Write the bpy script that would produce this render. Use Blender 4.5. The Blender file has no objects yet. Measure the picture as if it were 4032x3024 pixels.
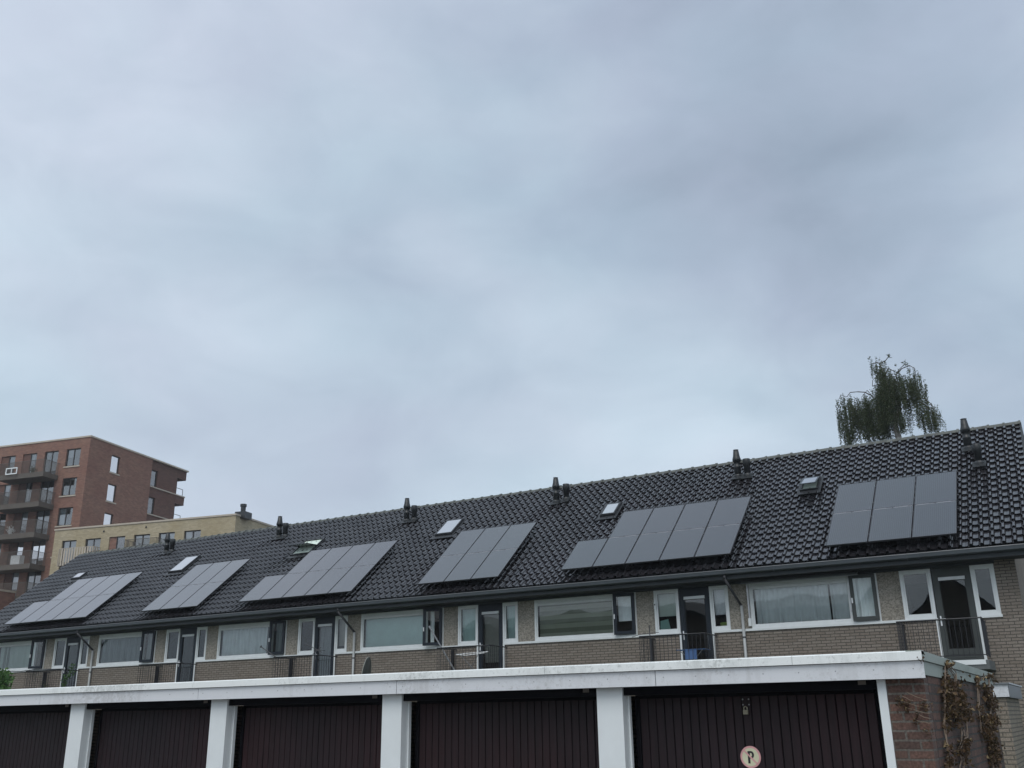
import bpy, math, random
from mathutils import Vector, Matrix, noise
random.seed(7)
S = bpy.context.scene
COL = S.collection
R = math.radians

# ------------------------------------------------------------------ helpers
def tag(o, label=None, cat=None, group=None, kind=None):
    if label: o['label'] = label
    if cat: o['category'] = cat
    if group: o['group'] = group
    if kind: o['kind'] = kind
    return o

def empty(name, loc, rz=0.0):
    o = bpy.data.objects.new(name, None)
    o.location = loc; o.rotation_euler = (0, 0, rz)
    o.empty_display_size = .3
    COL.objects.link(o)
    return o

class MB:
    """collects shapes (in the coordinates of one origin) into ONE mesh object"""
    def __init__(s, org=(0, 0, 0)):
        s.v = []; s.f = []; s.mi = []; s.o = Vector(org); s.cur = 0; s.sm = []; s.smooth = False
    def add(s, vs, fs):
        b = len(s.v)
        s.v += [Vector(p) for p in vs]
        for f in fs:
            s.f.append([b + i for i in f]); s.mi.append(s.cur); s.sm.append(s.smooth)
        return s
    def box(s, x0, x1, y0, y1, z0, z1):
        if x0 > x1: x0, x1 = x1, x0
        if y0 > y1: y0, y1 = y1, y0
        if z0 > z1: z0, z1 = z1, z0
        v = [(x0,y0,z0),(x1,y0,z0),(x1,y1,z0),(x0,y1,z0),(x0,y0,z1),(x1,y0,z1),(x1,y1,z1),(x0,y1,z1)]
        return s.add(v, [(0,3,2,1),(4,5,6,7),(0,1,5,4),(1,2,6,5),(2,3,7,6),(3,0,4,7)])
    def frame(s, x0, x1, y0, y1, z0, z1, w, wb=None):
        """picture frame of boxes in the XZ plane"""
        wb = w if wb is None else wb
        s.box(x0, x0 + w, y0, y1, z0 + wb, z1 - w); s.box(x1 - w, x1, y0, y1, z0 + wb, z1 - w)
        s.box(x0, x1, y0, y1, z0, z0 + wb); s.box(x0, x1, y0, y1, z1 - w, z1)
        return s
    def tube(s, p0, p1, r, n=8, r1=None, cap=True):
        p0 = Vector(p0); p1 = Vector(p1); r1 = r if r1 is None else r1
        d = (p1 - p0).normalized()
        a = d.orthogonal().normalized(); b = d.cross(a)
        vs = []
        for p, rr in ((p0, r), (p1, r1)):
            for i in range(n):
                t = 2 * math.pi * i / n
                vs.append(p + (a * math.cos(t) + b * math.sin(t)) * rr)
        fs = [(i, (i + 1) % n, n + (i + 1) % n, n + i) for i in range(n)]
        if cap: fs += [tuple(range(n))[::-1], tuple(range(n, 2 * n))]
        return s.add(vs, fs)
    def path(s, pts, r, n=8):
        for a, b in zip(pts, pts[1:]): s.tube(a, b, r, n)
        return s
    def lathe(s, c, prof, n=16):
        """profile of (radius, z) about a vertical axis through c"""
        vs = []
        for rr, z in prof:
            for i in range(n):
                t = 2 * math.pi * i / n
                vs.append((c[0] + rr * math.cos(t), c[1] + rr * math.sin(t), c[2] + z))
        fs = []
        for k in range(len(prof) - 1):
            for i in range(n):
                j = (i + 1) % n
                fs.append((k*n+i, k*n+j, (k+1)*n+j, (k+1)*n+i))
        fs.append(tuple(range(n))[::-1]); fs.append(tuple(range((len(prof)-1)*n, len(prof)*n)))
        return s.add(vs, fs)
    def prism(s, poly, axis, a0, a1):
        """poly in the two other axes, extruded along axis"""
        def mk(p, a):
            return {'x': (a, p[0], p[1]), 'y': (p[0], a, p[1]), 'z': (p[0], p[1], a)}[axis]
        n = len(poly)
        vs = [mk(p, a0) for p in poly] + [mk(p, a1) for p in poly]
        fs = [(i, (i+1) % n, n+(i+1) % n, n+i) for i in range(n)]
        fs += [tuple(range(n))[::-1], tuple(range(n, 2*n))]
        return s.add(vs, fs)
    def xf(s, M, start=0):
        for i in range(start, len(s.v)): s.v[i] = M @ s.v[i]
        return s
    def build(s, name, mats, parent=None, fix=True):
        me = bpy.data.meshes.new(name)
        me.from_pydata([tuple(p - s.o) for p in s.v], [], s.f)
        if not isinstance(mats, (list, tuple)): mats = [mats]
        for m in mats: me.materials.append(m)
        for p, mi, sm in zip(me.polygons, s.mi, s.sm):
            p.material_index = mi; p.use_smooth = sm
        if fix:
            import bmesh
            bm = bmesh.new(); bm.from_mesh(me)
            bmesh.ops.recalc_face_normals(bm, faces=bm.faces)
            bm.to_mesh(me); bm.free()
        me.update()
        o = bpy.data.objects.new(name, me)
        COL.objects.link(o)
        if parent is not None: o.parent = parent
        else: o.location = s.o
        return o

# ------------------------------------------------------------------ materials
def mat(name):
    m = bpy.data.materials.new(name); m.use_nodes = True
    nt = m.node_tree
    return m, nt, nt.nodes['Principled BSDF']

def N(nt, t, **kw):
    n = nt.nodes.new(t)
    for k, v in kw.items():
        if k in n.inputs: n.inputs[k].default_value = v
        else: setattr(n, k, v)
    return n

def ramp(nt, fac, stops):
    r = nt.nodes.new('ShaderNodeValToRGB')
    e = r.color_ramp.elements
    while len(e) < len(stops): e.new(.5)
    for el, (p, c) in zip(e, stops):
        el.position = p; el.color = (c[0], c[1], c[2], 1)
    nt.links.new(fac, r.inputs['Fac'])
    return r.outputs['Color']

def c3(c, k=1.0): return (c[0]*k, c[1]*k, c[2]*k)

def noisy(name, col, rough=.6, var=.15, scale=6, bump=0., bscale=80, metal=0., spec=.5, stretch=(1,1,1), coat=0.):
    m, nt, b = mat(name); L = nt.links.new
    tc = N(nt, 'ShaderNodeTexCoord'); mp = N(nt, 'ShaderNodeMapping'); mp.inputs['Scale'].default_value = stretch
    L(tc.outputs['Object'], mp.inputs['Vector'])
    n = N(nt, 'ShaderNodeTexNoise', Scale=scale, Detail=6., Roughness=.6)
    L(mp.outputs[0], n.inputs['Vector'])
    L(ramp(nt, n.outputs['Fac'], [(.3, c3(col, 1-var)), (.7, c3(col, 1+var))]), b.inputs['Base Color'])
    b.inputs['Roughness'].default_value = rough; b.inputs['Metallic'].default_value = metal
    b.inputs['Specular IOR Level'].default_value = spec
    b.inputs['Coat Weight'].default_value = coat
    if bump:
        n2 = N(nt, 'ShaderNodeTexNoise', Scale=bscale, Detail=4.)
        L(mp.outputs[0], n2.inputs['Vector'])
        bp = N(nt, 'ShaderNodeBump', Strength=bump, Distance=.01)
        L(n2.outputs['Fac'], bp.inputs['Height']); L(bp.outputs[0], b.inputs['Normal'])
    return m

def brick(name, c1, c2, mortar, bw=.23, bh=.07, ms=.01, dirt=None, dirt_amt=.4, rough=.85, bump=.6, dscale=.8, fine=.25):
    m, nt, b = mat(name); L = nt.links.new
    tc = N(nt, 'ShaderNodeTexCoord'); sp = N(nt, 'ShaderNodeSeparateXYZ'); L(tc.outputs['Object'], sp.inputs[0])
    ad = N(nt, 'ShaderNodeMath', operation='ADD'); L(sp.outputs[0], ad.inputs[0]); L(sp.outputs[1], ad.inputs[1])
    cb = N(nt, 'ShaderNodeCombineXYZ'); L(ad.outputs[0], cb.inputs[0]); L(sp.outputs[2], cb.inputs[1])
    # slightly wavering joints
    wn = N(nt, 'ShaderNodeTexNoise', Scale=9., Detail=2.); L(cb.outputs[0], wn.inputs['Vector'])
    wv = N(nt, 'ShaderNodeVectorMath', operation='MULTIPLY_ADD')
    wv.inputs[1].default_value = (.008, .008, 0)
    L(wn.outputs['Color'], wv.inputs[0]); L(cb.outputs[0], wv.inputs[2])
    br = N(nt, 'ShaderNodeTexBrick', Scale=1.0)
    br.inputs['Brick Width'].default_value = bw; br.inputs['Row Height'].default_value = bh
    br.inputs['Mortar Size'].default_value = ms; br.inputs['Mortar Smooth'].default_value = .15
    br.inputs['Bias'].default_value = 0.
    br.inputs['Color1'].default_value = (*c1, 1); br.inputs['Color2'].default_value = (*c2, 1); br.inputs['Mortar'].default_value = (*mortar, 1)
    L(wv.outputs[0], br.inputs['Vector'])
    n1 = N(nt, 'ShaderNodeTexNoise', Scale=dscale, Detail=8., Roughness=.65); L(tc.outputs['Object'], n1.inputs['Vector'])
    n2 = N(nt, 'ShaderNodeTexNoise', Scale=45., Detail=3.); L(tc.outputs['Object'], n2.inputs['Vector'])
    mx = N(nt, 'ShaderNodeMix', data_type='RGBA', blend_type='MULTIPLY'); mx.inputs['Factor'].default_value = 1.
    L(br.outputs['Color'], mx.inputs['A'])
    L(ramp(nt, n2.outputs['Fac'], [(.3, (1-fine,)*3), (.7, (1+fine,)*3)]), mx.inputs['B'])
    mx2 = N(nt, 'ShaderNodeMix', data_type='RGBA', blend_type='MIX')
    d = dirt or c3(c1, .55)
    mx2.inputs['B'].default_value = (*d, 1)
    rf = N(nt, 'ShaderNodeMapRange'); rf.inputs['From Min'].default_value = .42; rf.inputs['From Max'].default_value = .72
    rf.inputs['To Max'].default_value = dirt_amt
    L(n1.outputs['Fac'], rf.inputs['Value']); L(rf.outputs[0], mx2.inputs['Factor'])
    L(mx.outputs['Result'], mx2.inputs['A'])
    L(mx2.outputs['Result'], b.inputs['Base Color'])
    b.inputs['Roughness'].default_value = rough; b.inputs['Specular IOR Level'].default_value = .3
    bp = N(nt, 'ShaderNodeBump', Strength=bump, Distance=.008, invert=True)
    L(br.outputs['Fac'], bp.inputs['Height']); L(bp.outputs[0], b.inputs['Normal'])
    return m

M = {}
M['house_brick'] = brick('house brick', (.20,.17,.14), (.25,.218,.185), (.075,.068,.062), dirt=(.13,.105,.085), dirt_amt=.35, ms=.009)
M['gable_brick'] = brick('gable brick', (.20,.17,.135), (.235,.205,.165), (.16,.14,.12), dirt=(.11,.095,.08), dirt_amt=.5, ms=.008)
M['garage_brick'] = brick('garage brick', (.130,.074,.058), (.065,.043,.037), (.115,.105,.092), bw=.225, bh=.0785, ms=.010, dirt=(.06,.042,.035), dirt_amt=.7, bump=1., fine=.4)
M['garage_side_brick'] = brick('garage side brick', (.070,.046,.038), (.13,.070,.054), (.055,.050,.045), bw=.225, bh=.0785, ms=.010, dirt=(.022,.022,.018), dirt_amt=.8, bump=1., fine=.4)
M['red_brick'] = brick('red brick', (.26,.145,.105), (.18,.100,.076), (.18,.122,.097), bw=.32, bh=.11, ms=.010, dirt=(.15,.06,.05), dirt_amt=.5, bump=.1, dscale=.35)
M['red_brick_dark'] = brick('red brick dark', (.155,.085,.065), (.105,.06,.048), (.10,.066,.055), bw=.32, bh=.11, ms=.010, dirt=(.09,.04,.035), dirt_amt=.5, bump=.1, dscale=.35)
M['yellow_brick'] = brick('yellow brick', (.42,.36,.245), (.32,.275,.185), (.31,.27,.20), bw=.32, bh=.11, ms=.010, dirt=(.26,.20,.10), dirt_amt=.5, bump=.1, dscale=.35)
M['shed_brick'] = brick('shed brick', (.21,.18,.14), (.26,.22,.18), (.11,.10,.085), dirt=(.10,.085,.07), dirt_amt=.5)
M['white'] = noisy('white paint', (.70,.73,.73), .45, .04, 5)
M['white_pillar'] = noisy('white pillar paint', (.66,.70,.71), .5, .05, 2.5, bump=.05, bscale=60)
M['grey_frame'] = noisy('dark grey frame paint', (.012,.018,.026), .45, .1, 5, spec=.3)
M['olive_frame'] = noisy('olive grey frame paint', (.055,.062,.060), .5, .08, 5, spec=.3)
M['gutter'] = noisy('grey plastic gutter', (.045,.055,.062), .35, .12, 3)
M['bead'] = noisy('gutter rim', (.17,.18,.19), .3, .1, 4)
M['fascia_dark'] = noisy('dark fascia board', (.032,.040,.045), .55, .12, 3)
M['soffit'] = noisy('soffit board', (.03,.033,.036), .7, .1, 3)
M['pipe'] = noisy('pale grey pipe', (.36,.38,.38), .4, .08, 4)
M['pipe_dark'] = noisy('dark pipe', (.045,.045,.05), .5, .1, 4)
M['flue'] = noisy('black flue', (.012,.015,.017), .45, .3, 8)
M['lead'] = noisy('lead flashing', (.018,.02,.023), .4, .3, 5)
M['rail'] = noisy('black iron railing', (.015,.016,.02), .45, .2, 8)
M['concrete'] = noisy('concrete', (.22,.22,.21), .85, .2, 3, bump=.3)
M['concrete_dark'] = noisy('wet concrete slab', (.11,.12,.12), .8, .2, 3, bump=.3)
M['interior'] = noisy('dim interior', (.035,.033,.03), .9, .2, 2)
M['balcony_metal'] = noisy('bronze balcony metal', (.105,.09,.075), .6, .12, 3)
M['balcony_under'] = noisy('balcony underside', (.11,.095,.08), .8, .12, 2)
M['coping'] = noisy('pale coping', (.42,.37,.30), .7, .1, 3)
M['dark_window'] = noisy('dark bronze window frame', (.03,.027,.027), .5, .1, 4)
M['bark'] = noisy('birch bark', (.38,.36,.33), .8, .35, 9)
M['twig'] = noisy('brown twig', (.06,.045,.035), .8, .2, 9)
M['stem'] = noisy('dry stem', (.20,.15,.11), .8, .25, 9)
M['alu'] = noisy('aluminium', (.45,.46,.47), .35, .08, 6, metal=.6)
M['dish'] = noisy('weathered dish', (.07,.078,.072), .6, .25, 6)
M['dish_rim'] = noisy('dish rim', (.20,.21,.19), .6, .2, 6)
M['door_handle'] = noisy('white handle', (.75,.77,.78), .3, .03, 5)
M['brass'] = noisy('padlock metal', (.40,.37,.28), .3, .1, 30, metal=.8)
M['asphalt'] = noisy('asphalt', (.055,.055,.057), .75, .2, 1.5, bump=.3, bscale=60)
M['paving'] = noisy('concrete paving', (.22,.21,.19), .85, .15, 1.2)
M['grass'] = noisy('lawn', (.05,.08,.03), .9, .3, 3, bump=.4)

def leaf_mat(name, cols, trans=.25):
    m, nt, b = mat(name); L = nt.links.new
    gi = N(nt, 'ShaderNodeNewGeometry')
    L(ramp(nt, gi.outputs['Random Per Island'], cols), b.inputs['Base Color'])
    b.inputs['Roughness'].default_value = .6
    b.inputs['Specular IOR Level'].default_value = .3
    tr = N(nt, 'ShaderNodeBsdfTranslucent'); ms = N(nt, 'ShaderNodeMixShader'); ms.inputs[0].default_value = trans
    tr.inputs['Color'].default_value = (*[c*1.2 for c in cols[-1][1]], 1)
    out = nt.nodes['Material Output']
    L(b.outputs[0], ms.inputs[1]); L(tr.outputs[0], ms.inputs[2]); L(ms.outputs[0], out.inputs['Surface'])
    return m
M['birch_leaf'] = leaf_mat('birch leaves', [(0,(.024,.040,.018)),(.5,(.042,.068,.028)),(.85,(.065,.095,.04)),(1,(.12,.12,.06))])
M['bush_leaf'] = leaf_mat('bush leaves', [(0,(.025,.06,.02)),(.6,(.05,.12,.03)),(1,(.12,.22,.06))])
M['dead_leaf'] = leaf_mat('withered leaves', [(0,(.022,.013,.008)),(.55,(.05,.027,.014)),(.88,(.11,.066,.032)),(1,(.30,.23,.12))], .1)

# pebble-dash (washed gravel) panel
def pebble():
    m, nt, b = mat('washed gravel panel'); L = nt.links.new
    tc = N(nt, 'ShaderNodeTexCoord')
    v = N(nt, 'ShaderNodeTexVoronoi', Scale=38.); L(tc.outputs['Object'], v.inputs['Vector'])
    n = N(nt, 'ShaderNodeTexNoise', Scale=14., Detail=5.); L(tc.outputs['Object'], n.inputs['Vector'])
    n3 = N(nt, 'ShaderNodeTexNoise', Scale=1.3, Detail=4.); L(tc.outputs['Object'], n3.inputs['Vector'])
    sx = N(nt, 'ShaderNodeSeparateXYZ'); L(v.outputs['Color'], sx.inputs[0])
    mx = N(nt, 'ShaderNodeMath', operation='MULTIPLY'); mx.inputs[1].default_value = .6
    L(sx.outputs[0], mx.inputs[0])
    ad = N(nt, 'ShaderNodeMath', operation='MULTIPLY_ADD'); ad.inputs[1].default_value = .5
    L(n.outputs['Fac'], ad.inputs[0]); L(mx.outputs[0], ad.inputs[2])
    base = ramp(nt, ad.outputs[0], [(.25, (.17,.155,.13)), (.5, (.255,.235,.20)), (.85, (.36,.335,.29))])
    mm = N(nt, 'ShaderNodeMix', data_type='RGBA', blend_type='MULTIPLY'); mm.inputs['Factor'].default_value = 1.
    L(base, mm.inputs['A']); L(ramp(nt, n3.outputs['Fac'], [(.3,(.8,.8,.8)),(.7,(1.12,1.1,1.08))]), mm.inputs['B'])
    L(mm.outputs['Result'], b.inputs['Base Color']); b.inputs['Roughness'].default_value = .9
    bp = N(nt, 'ShaderNodeBump', Strength=.3, Distance=.01); L(v.outputs['Distance'], bp.inputs['Height']); L(bp.outputs[0], b.inputs['Normal'])
    return m
M['pebble'] = pebble()

# glazed dark roof tile
def tile_mat():
    m, nt, b = mat('glazed black roof tile'); L = nt.links.new
    gi = N(nt, 'ShaderNodeNewGeometry'); tc = N(nt, 'ShaderNodeTexCoord')
    n = N(nt, 'ShaderNodeTexNoise', Scale=1.1, Detail=7., Roughness=.7); L(tc.outputs['Object'], n.inputs['Vector'])
    n2 = N(nt, 'ShaderNodeTexNoise', Scale=22., Detail=4.); L(tc.outputs['Object'], n2.inputs['Vector'])
    a = N(nt, 'ShaderNodeMath', operation='ADD'); L(n.outputs['Fac'], a.inputs[0]); L(gi.outputs['Random Per Island'], a.inputs[1])
    L(ramp(nt, a.outputs[0], [(.3, (.008,.008,.011)), (1., (.020,.019,.022))]), b.inputs['Base Color'])
    r = N(nt, 'ShaderNodeMapRange'); r.inputs['From Min'].default_value = .3; r.inputs['From Max'].default_value = .7
    r.inputs['To Min'].default_value = .12; r.inputs['To Max'].default_value = .26
    L(n2.outputs['Fac'], r.inputs['Value']); L(r.outputs[0], b.inputs['Roughness'])
    b.inputs['IOR'].default_value = 1.75
    cr = N(nt, 'ShaderNodeMapRange'); cr.inputs['From Min'].default_value = .35; cr.inputs['From Max'].default_value = .68
    cr.inputs['To Min'].default_value = .6; cr.inputs['To Max'].default_value = .15
    L(n.outputs['Fac'], cr.inputs['Value']); L(cr.outputs[0], b.inputs['Coat Weight'])
    b.inputs['Coat Roughness'].default_value = .08
    return m
M['tile'] = tile_mat()
M['ridge'] = noisy('mossy ridge tile', (.08,.088,.08), .6, .45, 5, bump=.2)

def solar_mat():
    m, nt, b = mat('solar cells'); L = nt.links.new
    tc = N(nt, 'ShaderNodeTexCoord'); sp = N(nt, 'ShaderNodeSeparateXYZ'); L(tc.outputs['Object'], sp.inputs[0])
    w = N(nt, 'ShaderNodeMath', operation='PINGPONG'); w.inputs[1].default_value = .0225
    L(sp.outputs[0], w.inputs[0])
    g = N(nt, 'ShaderNodeMath', operation='LESS_THAN'); g.inputs[1].default_value = .0085; L(w.outputs[0], g.inputs[0])
    n = N(nt, 'ShaderNodeTexNoise', Scale=.9, Detail=5.); L(tc.outputs['Object'], n.inputs['Vector'])
    mx = N(nt, 'ShaderNodeMix', data_type='RGBA'); mx.inputs['A'].default_value = (.008,.010,.016,1); mx.inputs['B'].default_value = (.055,.062,.072,1)
    L(g.outputs[0], mx.inputs['Factor']); L(mx.outputs['Result'], b.inputs['Base Color'])
    r = N(nt, 'ShaderNodeMapRange'); r.inputs['To Min'].default_value = .08; r.inputs['To Max'].default_value = .17
    L(n.outputs['Fac'], r.inputs['Value']); L(r.outputs[0], b.inputs['Roughness'])
    b.inputs['IOR'].default_value = 1.45; b.inputs['Coat Weight'].default_value = 1.; b.inputs['Coat IOR'].default_value = 1.65; b.inputs['Coat Roughness'].default_value = .07
    return m
M['solar'] = solar_mat()
M['solar_frame'] = noisy('black anodised frame', (.03,.03,.035), .35, .1, 5)
M['busbar'] = noisy('pale busbar ribbon', (.28,.29,.32), .35, .1, 5)

def glass(name, ior=1.6, tint=(.92,.95,.96), extra=.0):
    m = bpy.data.materials.new(name); m.use_nodes = True; nt = m.node_tree; nt.nodes.clear(); L = nt.links.new
    out = N(nt, 'ShaderNodeOutputMaterial'); mix = N(nt, 'ShaderNodeMixShader')
    tr = N(nt, 'ShaderNodeBsdfTransparent'); tr.inputs[0].default_value = (*tint, 1)
    gl = N(nt, 'ShaderNodeBsdfGlossy', Roughness=.015)
    fr = N(nt, 'ShaderNodeFresnel', IOR=ior)
    ad = N(nt, 'ShaderNodeMath', operation='ADD', use_clamp=True); ad.inputs[1].default_value = extra
    tc = N(nt, 'ShaderNodeTexCoord'); n = N(nt, 'ShaderNodeTexNoise', Scale=.9, Detail=1.); L(tc.outputs['Object'], n.inputs['Vector'])
    bp = N(nt, 'ShaderNodeBump', Strength=.08, Distance=.05); L(n.outputs['Fac'], bp.inputs['Height']); L(bp.outputs[0], gl.inputs['Normal'])
    L(fr.outputs[0], ad.inputs[0]); L(ad.outputs[0], mix.inputs[0]); L(tr.outputs[0], mix.inputs[1]); L(gl.outputs[0], mix.inputs[2])
    L(mix.outputs[0], out.inputs[0])
    return m
M['glass'] = glass('window glass', 1.72, (.93,.985,.985), .04)
M['glass_far'] = glass('reflective window glass', 1.8, (.7,.75,.78), .22)
M['skylight_glass'] = glass('skylight glass', 1.9, (.5,.55,.58), .8)

def cloth(name, col, rough=.9):
    return noisy(name, col, rough, .06, 4)
M['sheer_white'] = cloth('white sheer curtain', (.80,.83,.83))
M['sheer_grey'] = cloth('grey curtain', (.30,.33,.34))
M['blind_teal'] = cloth('pale teal blind', (.62,.78,.74))
M['blind_green'] = cloth('pale green blind', (.55,.64,.57))
M['blind_beige'] = cloth('beige blind', (.36,.35,.31))
M['blind_white'] = cloth('white blind', (.8,.82,.84))
M['blind_stripe_light'] = cloth('olive blind band', (.46,.48,.38))
M['blind_stripe_dark'] = cloth('dark blind band', (.24,.26,.19))
M['teal_board'] = cloth('teal board', (.38,.62,.56))
M['lime'] = cloth('lime plastic', (.42,.55,.15))
M['blue_cloth'] = cloth('blue laundry', (.07,.14,.30))
M['sign_pink'] = noisy('faded pink enamel', (.62,.33,.33), .4, .12, 9)
M['sign_cream'] = noisy('cream enamel', (.60,.60,.42), .4, .08, 9)
M['sign_black'] = noisy('black letter', (.012,.012,.015), .5, .1, 9)
M['screw'] = noisy('screw head', (.30,.31,.32), .4, .1, 9)
M['gap'] = noisy('dark joint', (.02,.02,.02), .8, .1, 9)

# stained white aluminium trim and fascia panels
def stained(name, col, streak, amt, rough=.35):
    m, nt, b = mat(name); L = nt.links.new
    tc = N(nt, 'ShaderNodeTexCoord'); mp = N(nt, 'ShaderNodeMapping'); mp.inputs['Scale'].default_value = (7, 7, 1.2)
    L(tc.outputs['Object'], mp.inputs['Vector'])
    n = N(nt, 'ShaderNodeTexNoise', Scale=1., Detail=8., Roughness=.7); L(mp.outputs[0], n.inputs['Vector'])
    n2 = N(nt, 'ShaderNodeTexNoise', Scale=.5, Detail=3.); L(tc.outputs['Object'], n2.inputs['Vector'])
    n3 = N(nt, 'ShaderNodeTexNoise', Scale=26., Detail=5., Roughness=.75); L(tc.outputs['Object'], n3.inputs['Vector'])
    a = N(nt, 'ShaderNodeMath', operation='MULTIPLY'); L(n.outputs['Fac'], a.inputs[0]); L(n2.outputs['Fac'], a.inputs[1])
    r = N(nt, 'ShaderNodeMapRange'); r.inputs['From Min'].default_value = .26; r.inputs['From Max'].default_value = .42; r.inputs['To Max'].default_value = amt
    L(a.outputs[0], r.inputs['Value'])
    a2 = N(nt, 'ShaderNodeMath', operation='MULTIPLY'); L(n3.outputs['Fac'], a2.inputs[0]); L(n2.outputs['Fac'], a2.inputs[1])
    r2 = N(nt, 'ShaderNodeMapRange'); r2.inputs['From Min'].default_value = .27; r2.inputs['From Max'].default_value = .36; r2.inputs['To Max'].default_value = amt
    L(a2.outputs[0], r2.inputs['Value'])
    mxm = N(nt, 'ShaderNodeMath', operation='MAXIMUM'); L(r.outputs[0], mxm.inputs[0]); L(r2.outputs[0], mxm.inputs[1])
    mx = N(nt, 'ShaderNodeMix', data_type='RGBA'); mx.inputs['A'].default_value = (*col, 1); mx.inputs['B'].default_value = (*streak, 1)
    L(mxm.outputs[0], mx.inputs['Factor']); L(mx.outputs['Result'], b.inputs['Base Color'])
    b.inputs['Roughness'].default_value = rough
    return m
M['trim'] = stained('white roof trim', (.76,.79,.78), (.36,.38,.37), .6)
M['fascia'] = stained('white fascia panel', (.61,.63,.655), (.36,.36,.36), .55, .5)
M['side_trim'] = stained('greenish side trim', (.27,.31,.28), (.14,.17,.13), .6, .6)

def plank_mat():
    m, nt, b = mat('dark brown stained planks'); L = nt.links.new
    tc = N(nt, 'ShaderNodeTexCoord'); mp = N(nt, 'ShaderNodeMapping'); mp.inputs['Scale'].default_value = (14, 14, .9)
    L(tc.outputs['Object'], mp.inputs['Vector'])
    n = N(nt, 'ShaderNodeTexNoise', Scale=1.6, Detail=8., Roughness=.65); L(mp.outputs[0], n.inputs['Vector'])
    n2 = N(nt, 'ShaderNodeTexNoise', Scale=.45, Detail=2.); L(tc.outputs['Object'], n2.inputs['Vector'])
    c = ramp(nt, n.outputs['Fac'], [(.3, (.009,.0062,.0075)), (.7, (.019,.011,.0135))])
    mm = N(nt, 'ShaderNodeMix', data_type='RGBA', blend_type='MULTIPLY'); mm.inputs['Factor'].default_value = 1.
    L(c, mm.inputs['A']); L(ramp(nt, n2.outputs['Fac'], [(.35,(.8,.85,.9)),(.65,(1.45,1.0,1.0))]), mm.inputs['B'])
    oi = N(nt, 'ShaderNodeObjectInfo'); m3 = N(nt, 'ShaderNodeMix', data_type='RGBA', blend_type='MULTIPLY'); m3.inputs['Factor'].default_value = 1.
    L(mm.outputs['Result'], m3.inputs['A']); L(ramp(nt, oi.outputs['Random'], [(.1, (.75,.85,.85)), (.5, (1.,1.,1.)), (.9, (1.35,1.05,1.1))]), m3.inputs['B'])
    L(m3.outputs['Result'], b.inputs['Base Color']); b.inputs['Roughness'].default_value = .6; b.inputs['Specular IOR Level'].default_value = .3
    bp = N(nt, 'ShaderNodeBump', Strength=.25, Distance=.004); L(n.outputs['Fac'], bp.inputs['Height']); L(bp.outputs[0], b.inputs['Normal'])
    return m
M['plank'] = plank_mat()
M['header'] = noisy('dark header board', (.004,.004,.006), .8, .2, 3, spec=.1)  # dark board, blackened further to hold the shade under the fascia

# ------------------------------------------------------------------ camera
EYE = 1.7
f_px, pitch, roll, az = 3834.35, R(19.0461), R(-.77371), R(59.9001)
cam_d = bpy.data.cameras.new('camera'); cam = bpy.data.objects.new('camera', cam_d); COL.objects.link(cam)
cam_d.sensor_width = 36.; cam_d.lens = 36. * f_px / 4032.; cam_d.clip_end = 2000.; cam_d.clip_start = .05
h = Vector((-math.cos(az), math.sin(az), 0)); r_ = Vector((math.sin(az), math.cos(az), 0)); zz = Vector((0, 0, 1))
F = h * math.cos(pitch) + zz * math.sin(pitch); U = -h * math.sin(pitch) + zz * math.cos(pitch)
right = r_ * math.cos(roll) + U * math.sin(roll); up = -r_ * math.sin(roll) + U * math.cos(roll)
Mx = Matrix((right, up, -F)).transposed().to_4x4(); Mx.translation = (0, 0, EYE)
cam.matrix_world = Mx
S.camera = cam

# ------------------------------------------------------------------ light and sky
SUN_EL, SUN_DIR = R(57), Vector((.25, -1., 0)).normalized()     # behind the camera, veiled by cloud
W = bpy.data.worlds.new('World'); S.world = W; W.use_nodes = True
nt = W.node_tree; L = nt.links.new
bg = nt.nodes['Background']
sky = N(nt, 'ShaderNodeTexSky', sky_type='NISHITA', sun_disc=False)
sky.sun_elevation = SUN_EL; sky.sun_rotation = math.atan2(SUN_DIR.x, SUN_DIR.y); sky.air_density = 1.4; sky.dust_density = 3.
tc = N(nt, 'ShaderNodeTexCoord')
mp = N(nt, 'ShaderNodeMapping'); mp.inputs['Scale'].default_value = (1, 1, 1.9); mp.inputs['Location'].default_value = (3.1, .4, .2)
L(tc.outputs['Generated'], mp.inputs['Vector'])
n1 = N(nt, 'ShaderNodeTexNoise', Scale=1.7, Detail=5., Roughness=.45, Distortion=.25); L(mp.outputs[0], n1.inputs['Vector'])
n2 = N(nt, 'ShaderNodeTexNoise', Scale=6.5, Detail=6., Roughness=.55, Distortion=.4); L(mp.outputs[0], n2.inputs['Vector'])
mxn = N(nt, 'ShaderNodeMath', operation='MULTIPLY_ADD'); mxn.inputs[1].default_value = .38
L(n2.outputs['Fac'], mxn.inputs[0]); L(n1.outputs['Fac'], mxn.inputs[2])
def blob(direction, lo, hi, amt):
    """a broad thicker (negative) or thinner (positive) bank of cloud in one direction of the sky"""
    d = N(nt, 'ShaderNodeVectorMath', operation='DOT_PRODUCT'); d.inputs[1].default_value = Vector(direction).normalized()
    L(tc.outputs['Generated'], d.inputs[0])
    q = N(nt, 'ShaderNodeMapRange', interpolation_type='SMOOTHSTEP'); q.inputs['From Min'].default_value = lo; q.inputs['From Max'].default_value = hi
    q.inputs['To Max'].default_value = amt
    L(d.outputs['Value'], q.inputs['Value'])
    return q.outputs[0]
tot = mxn.outputs[0]
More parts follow.
